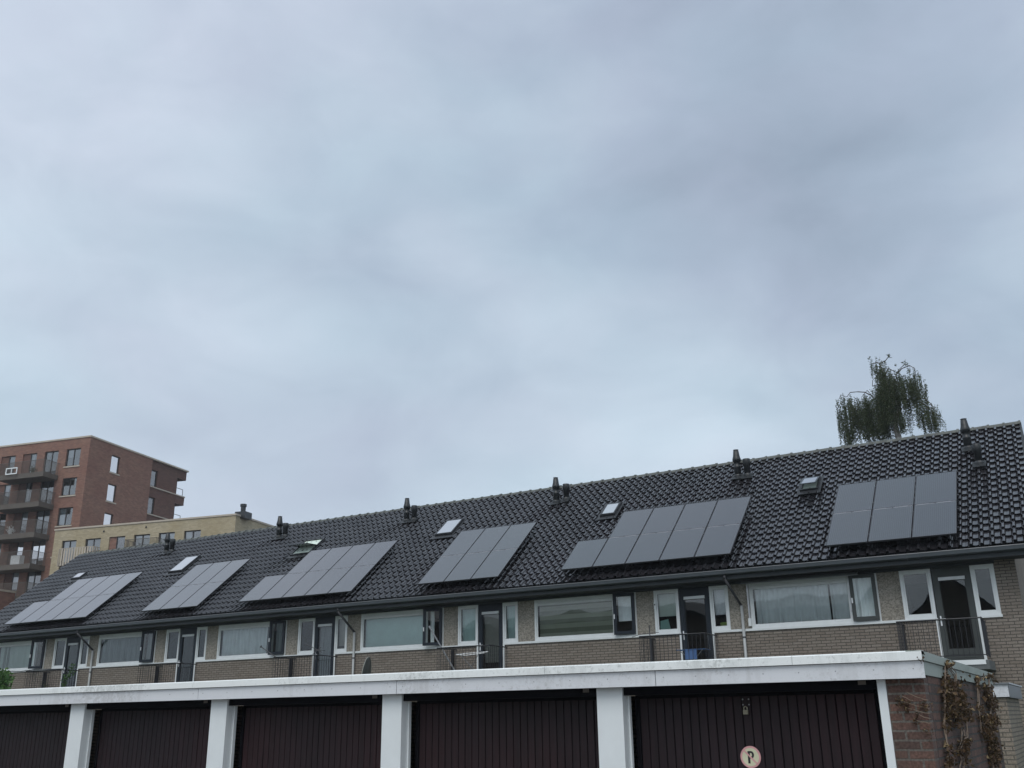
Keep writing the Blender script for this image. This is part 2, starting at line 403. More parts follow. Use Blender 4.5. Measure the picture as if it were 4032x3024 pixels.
for b_ in (blob((.25,-1.,.30), .45, .95, .28), blob((.03,.88,.47), .89, 1., -.24), blob((-.25,.80,.48), .985, 1., -.06), blob((-.196,.77,.66), .93, 1., -.13), blob((-.706,.443,.553), .88, 1., .09), blob((-.86,.10,.50), .88, 1., .12), blob((-.1,.38,.92), .9, 1., -.10),  # unseen banks, behind camera and overhead, added to shape facade light and reflections
           blob((-.80,.53,.22), .95, 1., .05), blob((-.38,.81,.30), .95, 1., .02)):
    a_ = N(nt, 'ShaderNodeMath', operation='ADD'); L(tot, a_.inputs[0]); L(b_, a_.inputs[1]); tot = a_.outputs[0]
K = 11.
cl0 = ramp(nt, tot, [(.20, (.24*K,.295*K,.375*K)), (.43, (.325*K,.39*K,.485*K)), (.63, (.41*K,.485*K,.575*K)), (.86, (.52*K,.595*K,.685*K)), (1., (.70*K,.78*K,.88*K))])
n3 = N(nt, 'ShaderNodeTexNoise', Scale=2.6, Detail=3., Roughness=.5); mp3 = N(nt, 'ShaderNodeMapping'); mp3.inputs['Location'].default_value = (9., 2., 5.); mp3.inputs['Scale'].default_value = (1, 1, 2.)
L(tc.outputs['Generated'], mp3.inputs['Vector']); L(mp3.outputs[0], n3.inputs['Vector'])
tint = N(nt, 'ShaderNodeMix', data_type='RGBA', blend_type='MULTIPLY'); tint.inputs['Factor'].default_value = 1.
L(cl0, tint.inputs['A']); L(ramp(nt, n3.outputs['Fac'], [(.36, (.965,1.005,1.)), (.5, (1.,1.,1.)), (.66, (1.035,.992,1.005))]), tint.inputs['B'])
cl = tint.outputs['Result']
mixw = N(nt, 'ShaderNodeMix', data_type='RGBA'); mixw.inputs['Factor'].default_value = .96
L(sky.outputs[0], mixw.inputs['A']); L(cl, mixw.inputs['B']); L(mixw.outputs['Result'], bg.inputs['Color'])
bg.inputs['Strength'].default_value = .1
sd = bpy.data.lights.new('sun', 'SUN'); sd.energy = 1.5; sd.angle = R(40); sd.color = (1., .97, .93)
so = bpy.data.objects.new('sun', sd); COL.objects.link(so)
sv = Vector((SUN_DIR.x*math.cos(SUN_EL), SUN_DIR.y*math.cos(SUN_EL), math.sin(SUN_EL)))
so.rotation_euler = sv.to_track_quat('Z', 'Y').to_euler()
S.view_settings.view_transform = 'Standard'; S.view_settings.look = 'None'; S.view_settings.gamma = 1.; S.view_settings.exposure = .26

# ------------------------------------------------------------------ ground
g = MB(); g.add([(-400,-300,0),(400,-300,0),(400,500,0),(-400,500,0)], [(0,1,2,3)])
tag(g.build('ground', M['asphalt']), kind='structure')
g = MB((-20,20,0)); g.add([(-60,15.7,.004),(20,15.7,.004),(20,24.7,.004),(-60,24.7,.004)], [(0,1,2,3)])
tag(g.build('garden_lawn', M['grass']), kind='structure')
g = MB((-10,5,0)); g.add([(-40,-6,.004),(20,-6,.004),(20,9.5,.004),(-40,9.5,.004)], [(0,1,2,3)])
tag(g.build('garage_yard_paving', M['paving']), kind='structure')

# ------------------------------------------------------------------ the terrace
YW = 24.78                 # brick face
ZT, ZS, ZD = 4.93, 3.80, 2.82
P = 6.25
B0 = -1.78
YE, ZE, SL = 24.07, 5.216, .82     # eave line on the tile plane, slope
TW, TH = .2243, .2367            # tile cover: width, and its run in plan
NROW = 20
YR = YE + .02 + TH * NROW; ZR = ZE + (YR - YE) * SL
nrm = Vector((0, -SL, 1)).normalized()      # roof normal
def roofz(y, off=0.): return ZE + (y - YE) * SL + off
XR_END, XL_END = -.80, -39.75

def wavy(mb, x0, x1, z0, z1, y, amp, wl, seed=0, top_pinch=1.):
    rnd = random.Random(seed)
    n = max(6, int(abs(x1 - x0) / wl * 8)); ph = rnd.random() * 6
    xs = [x0 + (x1 - x0) * i / n for i in range(n + 1)]
    mod = [rnd.random() for _ in range(n + 1)]
    vs = []
    for zi in range(4):
        z = z1 + (z0 - z1) * zi / 3
        for i, x in enumerate(xs):
            a = amp * (.6 + .4 * zi / 3) * (1 + .5 * math.sin(i * .31 + ph))
            vs.append((x + .006 * math.sin(i + zi), y + a * math.sin((x - x0) / wl * 2 * math.pi + ph + .25 * mod[i]), z))
    w = n + 1
    fs = [(k*w+i, k*w+i+1, (k+1)*w+i+1, (k+1)*w+i) for k in range(3) for i in range(n)]
    mb.smooth = True; mb.add(vs, fs); mb.smooth = False
    return mb

def roof_tiles(c0, c1, org, parent, eave_drop=True):
    """tile columns c0..c1 counted leftwards from the right verge"""
    mb = MB(org); mb.smooth = False
    # section across one tile, x from its left edge: roll on the left, shallow pan to the right
    sec = [(0.0, -.022), (.004, .014), (.014, .034), (.036, .043), (.060, .039), (.076, .024), (.081, -.006), (.084, -.010), (.118, -.016), (.158, -.017), (.188, -.010), (.197, -.014), (.203, -.034), (.2243, -.034)]
    rnd = random.Random(100 + c0)
    sl_len = math.sqrt(1 + SL * SL)
    for c in range(c0, c1):
        xl = XR_END - (c + 1) * TW
        for rrow in range(NROW):
            y0 = YE + .02 + rrow * TH; y1 = y0 + TH * 1.06
            j = rnd.uniform(-.004, .004); tw = rnd.uniform(-.003, .003); jy = rnd.uniform(-.003, .003)
            if rnd.random() < .02: j += .007
            vs = []
            for (yy, lift) in ((y0 + jy, .062 + j), (y1, .018)):
                for k, (sx, sz) in enumerate(sec):
                    hgt = lift + sz + (tw * (sx / TW - .5) if lift > .03 else 0)
                    p = Vector((xl + sx, yy, roofz(yy))) + nrm * hgt
                    vs.append(p)
            n = len(sec)
            fs = [(i, i + 1, n + i + 1, n + i) for i in range(n - 1)]
            # nose (thickness of the lower edge)
            nv = [vs[k] for k in range(n)] + [vs[k] - nrm * .050 + Vector((0, .022, .018)) for k in range(n)]
            mb.smooth = True; mb.add(vs, fs); mb.smooth = False
            mb.add(nv, [(n + i, n + i + 1, i + 1, i) for i in range(n - 1)])
    return mb

def house(i, cfg):
    b = B0 - P * i
    org = (b, YW, 0)
    t = empty('terraced_house', org)
    tag(t, cfg['label'], 'house', 'terraced houses in one row under a black tiled roof')
    xr = -1.33 if i == 0 else b + .24           # right party line
    xl = b - P + .24 if i < 5 else -39.25
    X = lambda v: b + v
    def part(mb, name, m, par=t, label=None, fix=True):
        o = mb.build(name, m, None if par is None else par, fix)
        if label: o['label'] = label
        return o
    # brick: below the sill band, with an opening for the balcony door
    w = MB(org)
    w.box(xl, X(-1.38), YW, YW + .1, 0, 3.742); w.box(X(-.44), xr, YW, YW + .1, 0, 3.742)
    w.box(X(-1.38), X(-.44), YW, YW + .1, 0, ZD - .02)
    if i == 0: w.box(X(.004), xr, YW, YW + .1, 3.742, 5.0)
    part(w, 'brick_wall', M['house_brick'])
    if i == 0:
        gw = MB(org); e = -1.334
        gw.prism([(YW + .102, 0), (YW + .102, 5.0), (YW + .102, 5.6), (YR, ZR - .12), (33., 5.0), (33., 0)], 'x', e - .2, e)
        part(gw, 'gable_wall', M['gable_brick'])
    if i == 5:
        gw = MB(org); e = -39.25
        gw.prism([(YW + .102, 0), (YW + .102, 5.0), (YW + .102, 5.6), (YR, ZR - .12), (33., 5.0), (33., 0)], 'x', e, e + .2)
        part(gw, 'gable_wall', M['gable_brick'])
    # gravel panels
    for a0, a1 in ((-2.565, -2.045), (-6.25 if i < 5 else -6.14, -5.695)):
        g = MB(org); g.box(X(a0), X(a1), YW + .015, YW + .1, 3.805, ZT)
        part(g, 'gravel_panel', M['pebble'])
    # white sill strip
    s = MB(org)
    s.box(xl, X(-1.385), YW - .035, YW + .1, 3.745, 3.802)
    s.box(X(-.435), X(.02) if i == 0 else xr, YW - .035, YW + .1, 3.745, 3.802)
    part(s, 'sill', M['white'])
    # frieze board over the windows
    s = MB(org); s.box(xl, X(.03) if i == 0 else xr, YW - .02, YW + .1, ZT + .003, 5.0)
    part(s, 'frieze_board', M['fascia_dark'])
    # eaves: soffit, fascia board and gutter
    gx0, gx1 = (xl if i < 5 else XL_END), (xr if i > 0 else XR_END)
    s = MB(org); s.box(gx0, gx1, YE + .10, YW + .1, 5.003, 5.02); part(s, 'soffit', M['soffit'])
    s = MB(org); s.box(gx0, gx1, YE + .072, YE + .098, 4.985, 5.19); part(s, 'fascia_board', M['fascia_dark'])
    s = MB(org)
    s.prism([(YE+.07,5.20),(YE+.07,5.10),(YE+.045,5.085),(YE-.04,5.085),(YE-.068,5.11),(YE-.072,5.19),(YE-.064,5.19),(YE-.06,5.115),(YE-.035,5.095),(YE+.04,5.095),(YE+.06,5.108),(YE+.06,5.20)], 'x', gx0 + .002, gx1 - .002)
    gut = part(s, 'gutter', M['gutter'])
    s = MB(org); s.tube((gx0 + .002, YE - .072, 5.196), (gx1 - .002, YE - .072, 5.196), .011, 8)
    s.build('gutter_rim', M['bead'], gut)
    s = MB(org)
    for k in range(2): s.box(gx0 + 1.2 + 3.1 * k, gx0 + 1.212 + 3.1 * k, YE - .075, YE + .05, 5.078, 5.20)
    s.build('gutter_joint', M['gutter'], gut)
    # roof: tiles, lath deck under them, ridge tiles
    c0, c1 = (0 if i == 0 else round((XR_END - xr) / TW)), (round((XR_END - xl) / TW) if i < 5 else round((XR_END - XL_END) / TW))
    ro = roof_tiles(c0, c1, org, t).build('tiled_roof', M['tile'], t, fix=False)
    rx1, rx0 = XR_END - c0 * TW, XR_END - c1 * TW
    s = MB(org)
    s.add([(rx0, YE+.03, roofz(YE+.03, -.03)), (rx1, YE+.03, roofz(YE+.03, -.03)), (rx1, YR, ZR-.03), (rx0, YR, ZR-.03),
           (rx0, 2*YR-YE, ZE), (rx1, 2*YR-YE, ZE)], [(0,1,2,3), (3,2,5,4)])
    s.build('roof_deck', M['flue'], ro)
    s = MB(org); n = int((rx1 - rx0) / .37); stp = (rx1 - rx0) / n
    for k in range(n):
        xa = rx1 - k * stp; xb = xa - stp - .02
        for (x_, rr) in ((xa, .105), (xa - .05, .105)): pass
        prof = [(math.cos(math.pi * q / 8), math.sin(math.pi * q / 8)) for q in range(9)]
        dz = random.uniform(-.006, .006)
        for (p0, p1, ra, rb) in ((xa, xa - .055, .122, .122), (xa - .055, xb, .104, .096)):
            vs = [(p0, YR + c_*ra, ZR - .02 + dz + s_*ra) for c_, s_ in prof] + [(p1, YR + c_*rb, ZR - .02 + dz + s_*rb) for c_, s_ in prof]
            s.smooth = True
            s.add(vs, [(q, q+1, 10+q, 9+q) for q in range(8)])
            s.smooth = False
            s.add(vs[:9], [tuple(range(9))])
    s.build('ridge_tiles', M['ridge'], ro, fix=False)
    if i in (0, 5):
        e = XR_END if i == 0 else XL_END
        s = MB(org); s.prism([(YE+.02, ZE-.12), (YE+.02, ZE+.03), (YR, ZR+.05), (2*YR-YE, ZE+.03), (2*YR-YE, ZE-.12), (YR, ZR-.12)], 'x', e - .03, e + .012)
        s.build('verge_board', M['flue'], ro)
    # ---------------- windows
    def pane(par, x0, x1, z0, z1, y, m=M['glass']):
        q = MB(org); q.frame(x0 - .006, x1 + .006, y - .006, y + .02, z0 - .006, z1 + .006, .016)
        q.build('gasket_shadow_gap', M['gap'], par)  # dark gasket strip added to draw the shadow gap round the glass
        q = MB(org); q.add([(x0, y, z0), (x1, y, z0), (x1, y, z1), (x0, y, z1)], [(0,1,2,3)])
        return q.build('pane', m, par)
    def fixed(x0, x1, z0=3.802, z1=ZT, blind=True, nm='window'):
        q = MB(org)
        q.frame(X(x0), X(x1), YW - .005, YW + .075, z0, z1, .055, .06)
        q.frame(X(x0) + .055, X(x1) - .055, YW + .02, YW + .065, z0 + .06, z1 - .055, .042, .05)
        o = q.build(nm, M['white'], t)
        pane(o, X(x0) + .09, X(x1) - .09, z0 + .10, z1 - .09, YW + .045)
        return o
    wn = fixed(-.50, 0)
    wl = fixed(-2.045, -1.35)
    # big window with opening casement at its right
    q = MB(org)
    fm = M['white']
    q.box(X(-5.695), X(-5.64), YW - .005, YW + .075, 3.86, ZT - .06); q.box(X(-2.62), X(-2.565), YW - .005, YW + .075, 3.86, ZT - .06)
    q.box(X(-5.695), X(-2.565), YW - .005, YW + .075, 3.802, 3.86); q.box(X(-5.695), X(-2.565), YW - .005, YW + .075, ZT - .06, ZT)
    q.box(X(-3.24), X(-3.185), YW - .005, YW + .075, 3.86, ZT - .06)
    q.frame(X(-5.64), X(-3.24), YW + .02, YW + .065, 3.86, ZT - .06, .035, .045)
    big = q.build('window', fm, t)
    pane(big, X(-5.61), X(-3.27), 3.90, ZT - .09, YW + .045)
    q = MB(org); q.box(X(-5.60), X(-3.26), YW + .012, YW + .05, ZT - .17, ZT - .10)
    q.box(X(-5.60), X(-3.26), YW + .004, YW + .05, ZT - .095, ZT - .066)
    q.build('vent_grille', M['white'], big)
    # casement, hinged on the right
    ang = cfg.get('casement', .1)
    cm = cfg.get('casement_mat', M['grey_frame'])
    hx, hy = X(-2.60), YW - .012
    q = MB(org)
    q.frame(hx - .60, hx, hy - .055, hy, 3.835, ZT - .012, .085, .09)
    q.xf(Matrix.Translation((hx, hy, 0)) @ Matrix.Rotation(ang, 4, 'Z') @ Matrix.Translation((-hx, -hy, 0)))
    ca = q.build('casement', cm, t)
    q = MB(org); q.add([(hx-.52, hy-.028, 3.92), (hx-.08, hy-.028, 3.92), (hx-.08, hy-.028, ZT-.09), (hx-.52, hy-.028, ZT-.09)], [(0,1,2,3)])
    q.xf(Matrix.Translation((hx, hy, 0)) @ Matrix.Rotation(ang, 4, 'Z') @ Matrix.Translation((-hx, -hy, 0)))
    q.build('pane', M['glass'], ca)
    q = MB(org); q.box(hx-.585, hx-.555, hy-.075, hy-.055, 4.25, 4.37)
    q.xf(Matrix.Translation((hx, hy, 0)) @ Matrix.Rotation(ang, 4, 'Z') @ Matrix.Translation((-hx, -hy, 0)))
    q.build('handle', M['door_handle'], ca)
    # coverings behind the glass
    yc = YW + .13
    def covering(kind, x0, x1, z0, z1, par, seed=0):
        q = MB(org); x0, x1 = X(x0), X(x1)
        if kind == 'sheer': wavy(q, x0, x1, z0, z1, yc, .035, .17, seed); m = M['sheer_white']; nm = 'curtain'
        elif kind == 'grey': wavy(q, x0, x1, z0, z1, yc, .03, .13, seed); m = M['sheer_grey']; nm = 'curtain'
        elif kind == 'zebra':
            nb = max(1, round((z1 - z0) / .13)); hb = (z1 - z0) / nb; nm = 'striped_blind'
            for k in range(nb):
                q.cur = 0 if k % 2 else 1
                zz0 = z0 + k * hb
                q.add([(x0, yc, zz0), (x1, yc, zz0), (x1, yc, zz0 + hb), (x0, yc, zz0 + hb)], [(0,1,2,3)])
            return q.build(nm, [M['blind_stripe_dark'], M['blind_stripe_light']], par)
        elif kind == 'vertical':
            rnd = random.Random(seed); x = x0; nm = 'vertical_blind'; m = M['blind_green']
            while x < x1 - .05:
                a = rnd.uniform(.1, .5) if rnd.random() > .12 else 1.3
                dx, dy = .055 * math.cos(a), .055 * math.sin(a)
                q.add([(x, yc - dy, z0), (x + 2*dx, yc + dy, z0), (x + 2*dx, yc + dy, z1), (x, yc - dy, z1)], [(0,1,2,3)])
                x += .105
        else:
            m = M['blind_' + kind]; nm = 'roller_blind'
            nseg = 10
            vs = []
            for zz_ in (z0, z1):
                for k in range(nseg + 1): vs.append((x0 + (x1-x0)*k/nseg, yc + .006*math.sin(k*1.7), zz_))
            q.smooth = True
            q.add(vs, [(k, k+1, nseg+2+k, nseg+1+k) for k in range(nseg)])
        return q.build(nm, m, par, fix=False)
    for k, (kind, x0, x1, z0, z1, where) in enumerate(cfg['cover']):
        covering(kind, x0, x1, z0, z1, {'big': big, 'cas': ca, 'left': wl, 'nar': wn}.get(where, big), i * 10 + k)
    # ---------------- balcony door
    dk = cfg.get('door_mat', M['grey_frame'])
    q = MB(org)
    q.box(X(-1.383), X(-1.333), YW - .012, YW + .09, ZD, 3.80); q.build('door_jamb', M['white'], t)
    q = MB(org); q.box(X(-.498), X(-.44), YW - .012, YW + .09, ZD, 3.80); q.build('door_jamb', M['white'], t)
    q = MB(org)
    dx0, dx1, dy0, dy1 = X(-1.33), X(-.502), YW + .0, YW + .06
    q.box(dx0, dx1, dy0, dy1, ZD + .02, 3.08); q.box(dx0, dx1, dy0, dy1, 4.70, ZT)
    q.box(dx0, dx0 + .125, dy0, dy1, 3.08, 4.70); q.box(dx1 - .125, dx1, dy0, dy1, 3.08, 4.70)
    q.box(dx0 + .125, dx0 + .14, dy0 + .015, dy1, 3.08, 4.70); q.box(dx1 - .14, dx1 - .125, dy0 + .015, dy1, 3.08, 4.70)
    q.box(dx0 + .14, dx1 - .14, dy0 + .015, dy1, 3.08, 3.10)
    q.box(dx0 + .14, dx1 - .14, dy0 - .008, dy0 - .001, 2.98, 2.992); q.box(dx0 + .14, dx1 - .14, dy0 - .008, dy0 - .001, 2.90, 2.912)
    dr = q.build('balcony_door', dk, t)
    pane(dr, dx0 + .14, dx1 - .14, 3.10, 4.64, dy0 + .035)
    q = MB(org); q.prism([(dy0 - .035, 4.635), (dy0 + .01, 4.635), (dy0 + .01, 4.71), (dy0 - .015, 4.71)], 'x', dx0 + .13, dx1 - .13)
    q.build('vent_grille', M['white'], dr)
    q = MB(org); q.box(dx0 + .045, dx0 + .075, dy0 - .012, dy0 - .001, 3.62, 3.84)
    q.box(dx0 + .05, dx0 + .165, dy0 - .05, dy0 - .03, 3.755, 3.778); q.box(dx0 + .05, dx0 + .07, dy0 - .05, dy0 - .012, 3.755, 3.778)
    q.build('handle', M['door_handle'], dr)
    for k, (kind, x0, x1, z0, z1) in enumerate(cfg.get('door_cover', [])):
        covering(kind, x0, x1, z0, z1, dr, i * 10 + 7 + k)
    # ---------------- balcony
    bl = empty('balcony', (0, 0, 0)); bl.parent = t
    yf = 23.75; xa, xb = X(-2.08), X(-.34)
    q = MB(org); q.prism([(xa-.03, YW - .002), (xa-.03, yf-.03), (xb+.02, yf-.03), (X(-.36)+.06, YW - .002)], 'z', 2.60, 2.79)
    q.build('balcony_slab', M['concrete_dark'], bl)
    if i == 0:
        q = MB(org); q.box(X(-1.45), X(-.38), yf - .045, yf - .032, 2.70, 2.80); q.build('slab_edge', M['white'], bl)
    q = MB(org); zr = 3.675
    q.path([(xa, YW, zr), (xa, yf, zr), (X(-.9), yf, zr), (xb, yf + .03, zr), (X(-.38), YW - .01, zr)], .016, 8)
    q.path([(xa, YW, 2.9), (xa, yf, 2.9), (xb, yf, 2.9), (X(-.38), YW - .01, 2.9)], .010, 6)
    k = xa
    while k < xb + .02:
        q.tube((k, yf, 2.88), (k, yf, zr), .0065, 5); k += .108
    k = yf + .1
    while k < YW - .05:
        q.tube((xa, k, 2.88), (xa, k, zr), .0065, 5)
        q.tube((xb - .02, k, 2.88), (xb - .02, k, zr), .0065, 5); k += .108
    q.box(xa - .012, xa + .012, YW - .30, YW - .14, 2.80, zr - .02)
    q.build('railing', M['rail'], bl)
    # interior shell so that the glass looks into a room
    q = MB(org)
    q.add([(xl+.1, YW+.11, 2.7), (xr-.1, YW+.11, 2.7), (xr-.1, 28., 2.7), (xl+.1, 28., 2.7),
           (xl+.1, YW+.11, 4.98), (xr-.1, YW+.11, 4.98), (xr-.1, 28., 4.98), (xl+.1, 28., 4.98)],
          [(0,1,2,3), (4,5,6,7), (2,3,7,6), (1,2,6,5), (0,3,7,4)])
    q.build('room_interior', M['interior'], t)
    # ---------------- downpipe on every second house
    if i % 2 == 0:
        px = X(-5.90)
        q = MB(org); q.smooth = True
        q.path([(px - .17, YE + .0, 5.09), (px - .17, YE + .0, 4.98), (px - .02, YW - .07, 4.40), (px, YW - .06, 4.36)], .034, 10)
        ub = q.build('downpipe_bend', M['pipe_dark'], t)
        q = MB(org); q.smooth = True
        q.tube((px, YW - .065, .1), (px, YW - .065, 4.375), .037, 12)
        dp = q.build('downpipe', M['pipe'], t)
        q = MB(org)
        for zc in (3.58, 1.6): q.tube((px, YW - .065, zc), (px, YW - .065, zc + .035), .044, 12)
        q.build('pipe_collar', M['pipe_dark'], dp)
    # ---------------- flues
    for (fx, fy, kind) in cfg['flues']:
        zb = roofz(fy)
        q = MB(org); q.smooth = True
        if kind == 'tall':
            q.lathe((fx, fy, zb), [(1.15*a_, b_) for a_, b_ in [(.088, -.15), (.088, .34), (.094, .35), (.094, .38), (.080, .39), (.080, .52), (.105, .53), (.105, .56), (.112, .57), (.112, .60), (.098, .66), (.088, .70), (.070, .86), (.050, .87), (.072, .885), (.072, .895), (.01, .90)]], 14)
        else:
            q.lathe((fx, fy, zb), [(1.15*a_, b_) for a_, b_ in [(.080, -.15), (.080, .38), (.098, .40), (.098, .58), (.092, .59), (.01, .592)]], 14)
        fl = q.build('roof_flue', M['flue'], ro)
        q2 = MB(org)
        ux = Vector((0, 1, SL)).normalized()
        c = Vector((fx, fy, zb)) + nrm * .085
        pts = []
        for (sx, sy) in ((-.16, -.17), (.16, -.17), (.16, .12), (-.16, .12)):
            pts.append(c + Vector((sx, 0, 0)) + ux * sy)
        q2.add([tuple(p) for p in pts] + [tuple(p + nrm * .012) for p in pts], [(0,1,2,3),(4,5,6,7),(0,1,5,4),(1,2,6,5),(2,3,7,6),(3,0,4,7)])
        q2.lathe((fx, fy, zb), [(.13, -.1), (.13, .09), (.09, .15)], 12)
        q2.build('flue_flashing', M['flue'], ro)
    # ---------------- skylight
    x0, x1, y0, y1, mode = cfg['skylight']
    def onroof(x, y, hgt): return Vector((x, y, roofz(y))) + nrm * (hgt * .62 + .062)
    q = MB(org)
    def slab(mb, x0, x1, y0, y1, h0, h1):
        a = [onroof(x0,y0,h0), onroof(x1,y0,h0), onroof(x1,y1,h0), onroof(x0,y1,h0), onroof(x0,y0,h1), onroof(x1,y0,h1), onroof(x1,y1,h1), onroof(x0,y1,h1)]
        mb.add(a, [(0,3,2,1),(4,5,6,7),(0,1,5,4),(1,2,6,5),(2,3,7,6),(3,0,4,7)])
    def sframe(mb, x0, x1, y0, y1, h0, h1, w):
        wy = w * .77
        slab(mb, x0, x1, y0, y0+wy, h0, h1); slab(mb, x0, x1, y1-wy, y1, h0, h1)
        slab(mb, x0, x0+w, y0+wy, y1-wy, h0, h1); slab(mb, x1-w, x1, y0+wy, y1-wy, h0, h1)
    slab(q, x0-.09, x1+.09, y0-.16, y1+.06, .03, .048)
    sframe(q, x0-.02, x1+.02, y0-.02, y1+.02, .048, .115, .05)
    sk = q.build('skylight', M['lead'], ro)
    q = MB(org); 
    sframe(q, x0, x1, y0, y1, .118, .145, .045)
    gq = MB(org); slab(gq, x0+.045, x1-.045, y0+.035, y1-.035, .13, .138)
    if mode != 'closed':
        ang, frac = mode
        piv = onroof(0, y0 + (y1-y0)*frac, .13)
        Mr = Matrix.Translation(piv) @ Matrix.Rotation(ang, 4, 'X') @ Matrix.Translation(-piv)
        q.xf(Mr); gq.xf(Mr)
        wq = MB(org); slab(wq, x0+.03, x1-.03, y0+.03, y1-.03, .049, .052); wq.build('skylight_well', M['blind_green'], ro)
    q.build('skylight_sash', M['gutter'] if mode != 'closed' else M['lead'], ro)
    gq.build('skylight_glass', M['skylight_glass'], ro)
    return t

D = 3.9
cfgs = [
 dict(label='terraced house nearest the right gable, with striped awning box over white curtained window', casement=.05, casement_mat=M['olive_frame'], door_mat=M['olive_frame'],
      cover=[('sheer',-5.58,-3.75,3.88,4.86,'big'), ('sheer',-3.72,-3.28,3.88,4.86,'big'), ('sheer',-3.15,-2.68,3.88,4.86,'cas')],
      flues=[(-2.11,27.85,'tall'), (-1.86,27.10,'short')], skylight=(-6.38,-5.92,26.86,27.36,(R(-13),1.))),
 dict(label='terraced house with horizontally banded blind, teal board and blue laundry rack at the door', casement=.10,
      cover=[('zebra',-5.60,-3.27,3.88,4.86,'big'), ('white',-3.15,-2.68,4.2,4.86,'cas'), ('green',-1.97,-1.44,4.25,4.86,'left'), ('white',-.43,-.07,4.2,4.86,'nar')],
      flues=[(-8.45,27.98,'tall'), (-8.15,27.95,'short')], skylight=(-12.45,-11.98,26.82,27.34,'closed')),
 dict(label='terraced house with pale teal roller blinds and a dark casement standing open', casement=.26,
      cover=[('teal',-5.60,-3.27,3.88,4.86,'big'), ('sheer',-3.16,-3.0,3.88,4.86,'cas'), ('teal',-1.97,-1.44,3.9,4.86,'left'), ('teal',-.43,-.07,3.9,4.86,'nar')],
      door_cover=[('beige',-1.2,-.62,3.28,4.66)],
      flues=[(-14.56,27.91,'tall'), (-14.22,27.98,'short')], skylight=(-18.58,-17.92,26.86,27.58,'closed')),
 dict(label='terraced house with pleated white curtain and roof skylight pivoted open', casement=.16,
      cover=[('sheer',-5.60,-3.5,3.88,4.86,'big'), ('grey',-3.5,-3.27,3.88,4.86,'big'), ('grey',-3.15,-2.68,3.88,4.86,'cas'), ('beige',-.43,-.07,4.0,4.86,'nar')],
      door_cover=[('grey',-1.2,-.62,3.12,4.66)],
      flues=[(-20.66,27.98,'tall'), (-20.33,27.98,'short')], skylight=(-24.90,-24.0,26.75,27.52,(R(-38),.5))),
 dict(label='terraced house with grey pleated curtains in its big window and a small white wall socket', casement=.12,
      cover=[('grey',-5.60,-3.27,3.88,4.86,'big'), ('grey',-3.15,-2.68,3.88,4.86,'cas')],
      flues=[(-26.82,28.03,'tall'), (-26.5,28.03,'short')], skylight=(-31.08,-30.33,26.58,27.42,'closed')),
 dict(label='terraced house at the far left end with green vertical slat blinds', casement=.30,
      cover=[('vertical',-5.60,-3.27,3.88,4.86,'big')],
      flues=[(-33.15,28.05,'tall'), (-32.82,28.05,'short')], skylight=(-37.52,-36.98,26.94,27.27,'closed')),
]
houses = [house(i, c) for i, c in enumerate(cfgs)]

# awning box of the right-hand house
t0 = houses[0]; b = B0; org0 = (b, YW, 0)
q = MB(org0)
for k in range(3): q.box(b - 5.78, b - 2.95, YW - .30 + .07*k, YW - .25 + .07*k, 4.915 + .032*k, 4.938 + .032*k)
q.box(b - 5.74, b - 3.0, YW - .24, YW - .022, 4.94, 4.985)
aw = q.build('folded_awning', M['olive_frame'], t0)
q = MB(org0)
for k in range(2): q.tube((b - 5.80, YW - .33 + .08*k, 4.885 + .05*k), (b - 2.93, YW - .33 + .08*k, 4.885 + .05*k), .012, 6)
q.build('awning_bar', M['bead'], aw)
q = MB(org0)
for xx in (b - 5.72, b - 3.21): q.box(xx - .02, xx + .02, YW - .06, YW - .02, 4.05, 4.93)
q.build('awning_guide', M['alu'], aw)
q = MB(org0); q.box(b - 5.76, b - 5.69, YW - .07, YW - .02, 3.86, 4.05); q.build('crank_box', M['white'], aw)
# thermostat-like box on the frame of the second house
q = MB((B0 - P, YW, 0)); q.box(B0-P-2.045, B0-P-1.985, YW - .03, YW - .006, 4.45, 4.62); q.cur = 1
q.box(B0-P-2.03, B0-P-2.0, YW - .034, YW - .03, 4.54, 4.58)
q.build('wall_sensor', [M['white'], M['gap']], houses[1])
q = MB((B0-5*P, YW, 0)); q.box(B0-4*P-.27, B0-4*P-.22, YW - .05, YW - .001, 2.95, 3.08)
q.build('outdoor_socket', M['white'], houses[4])

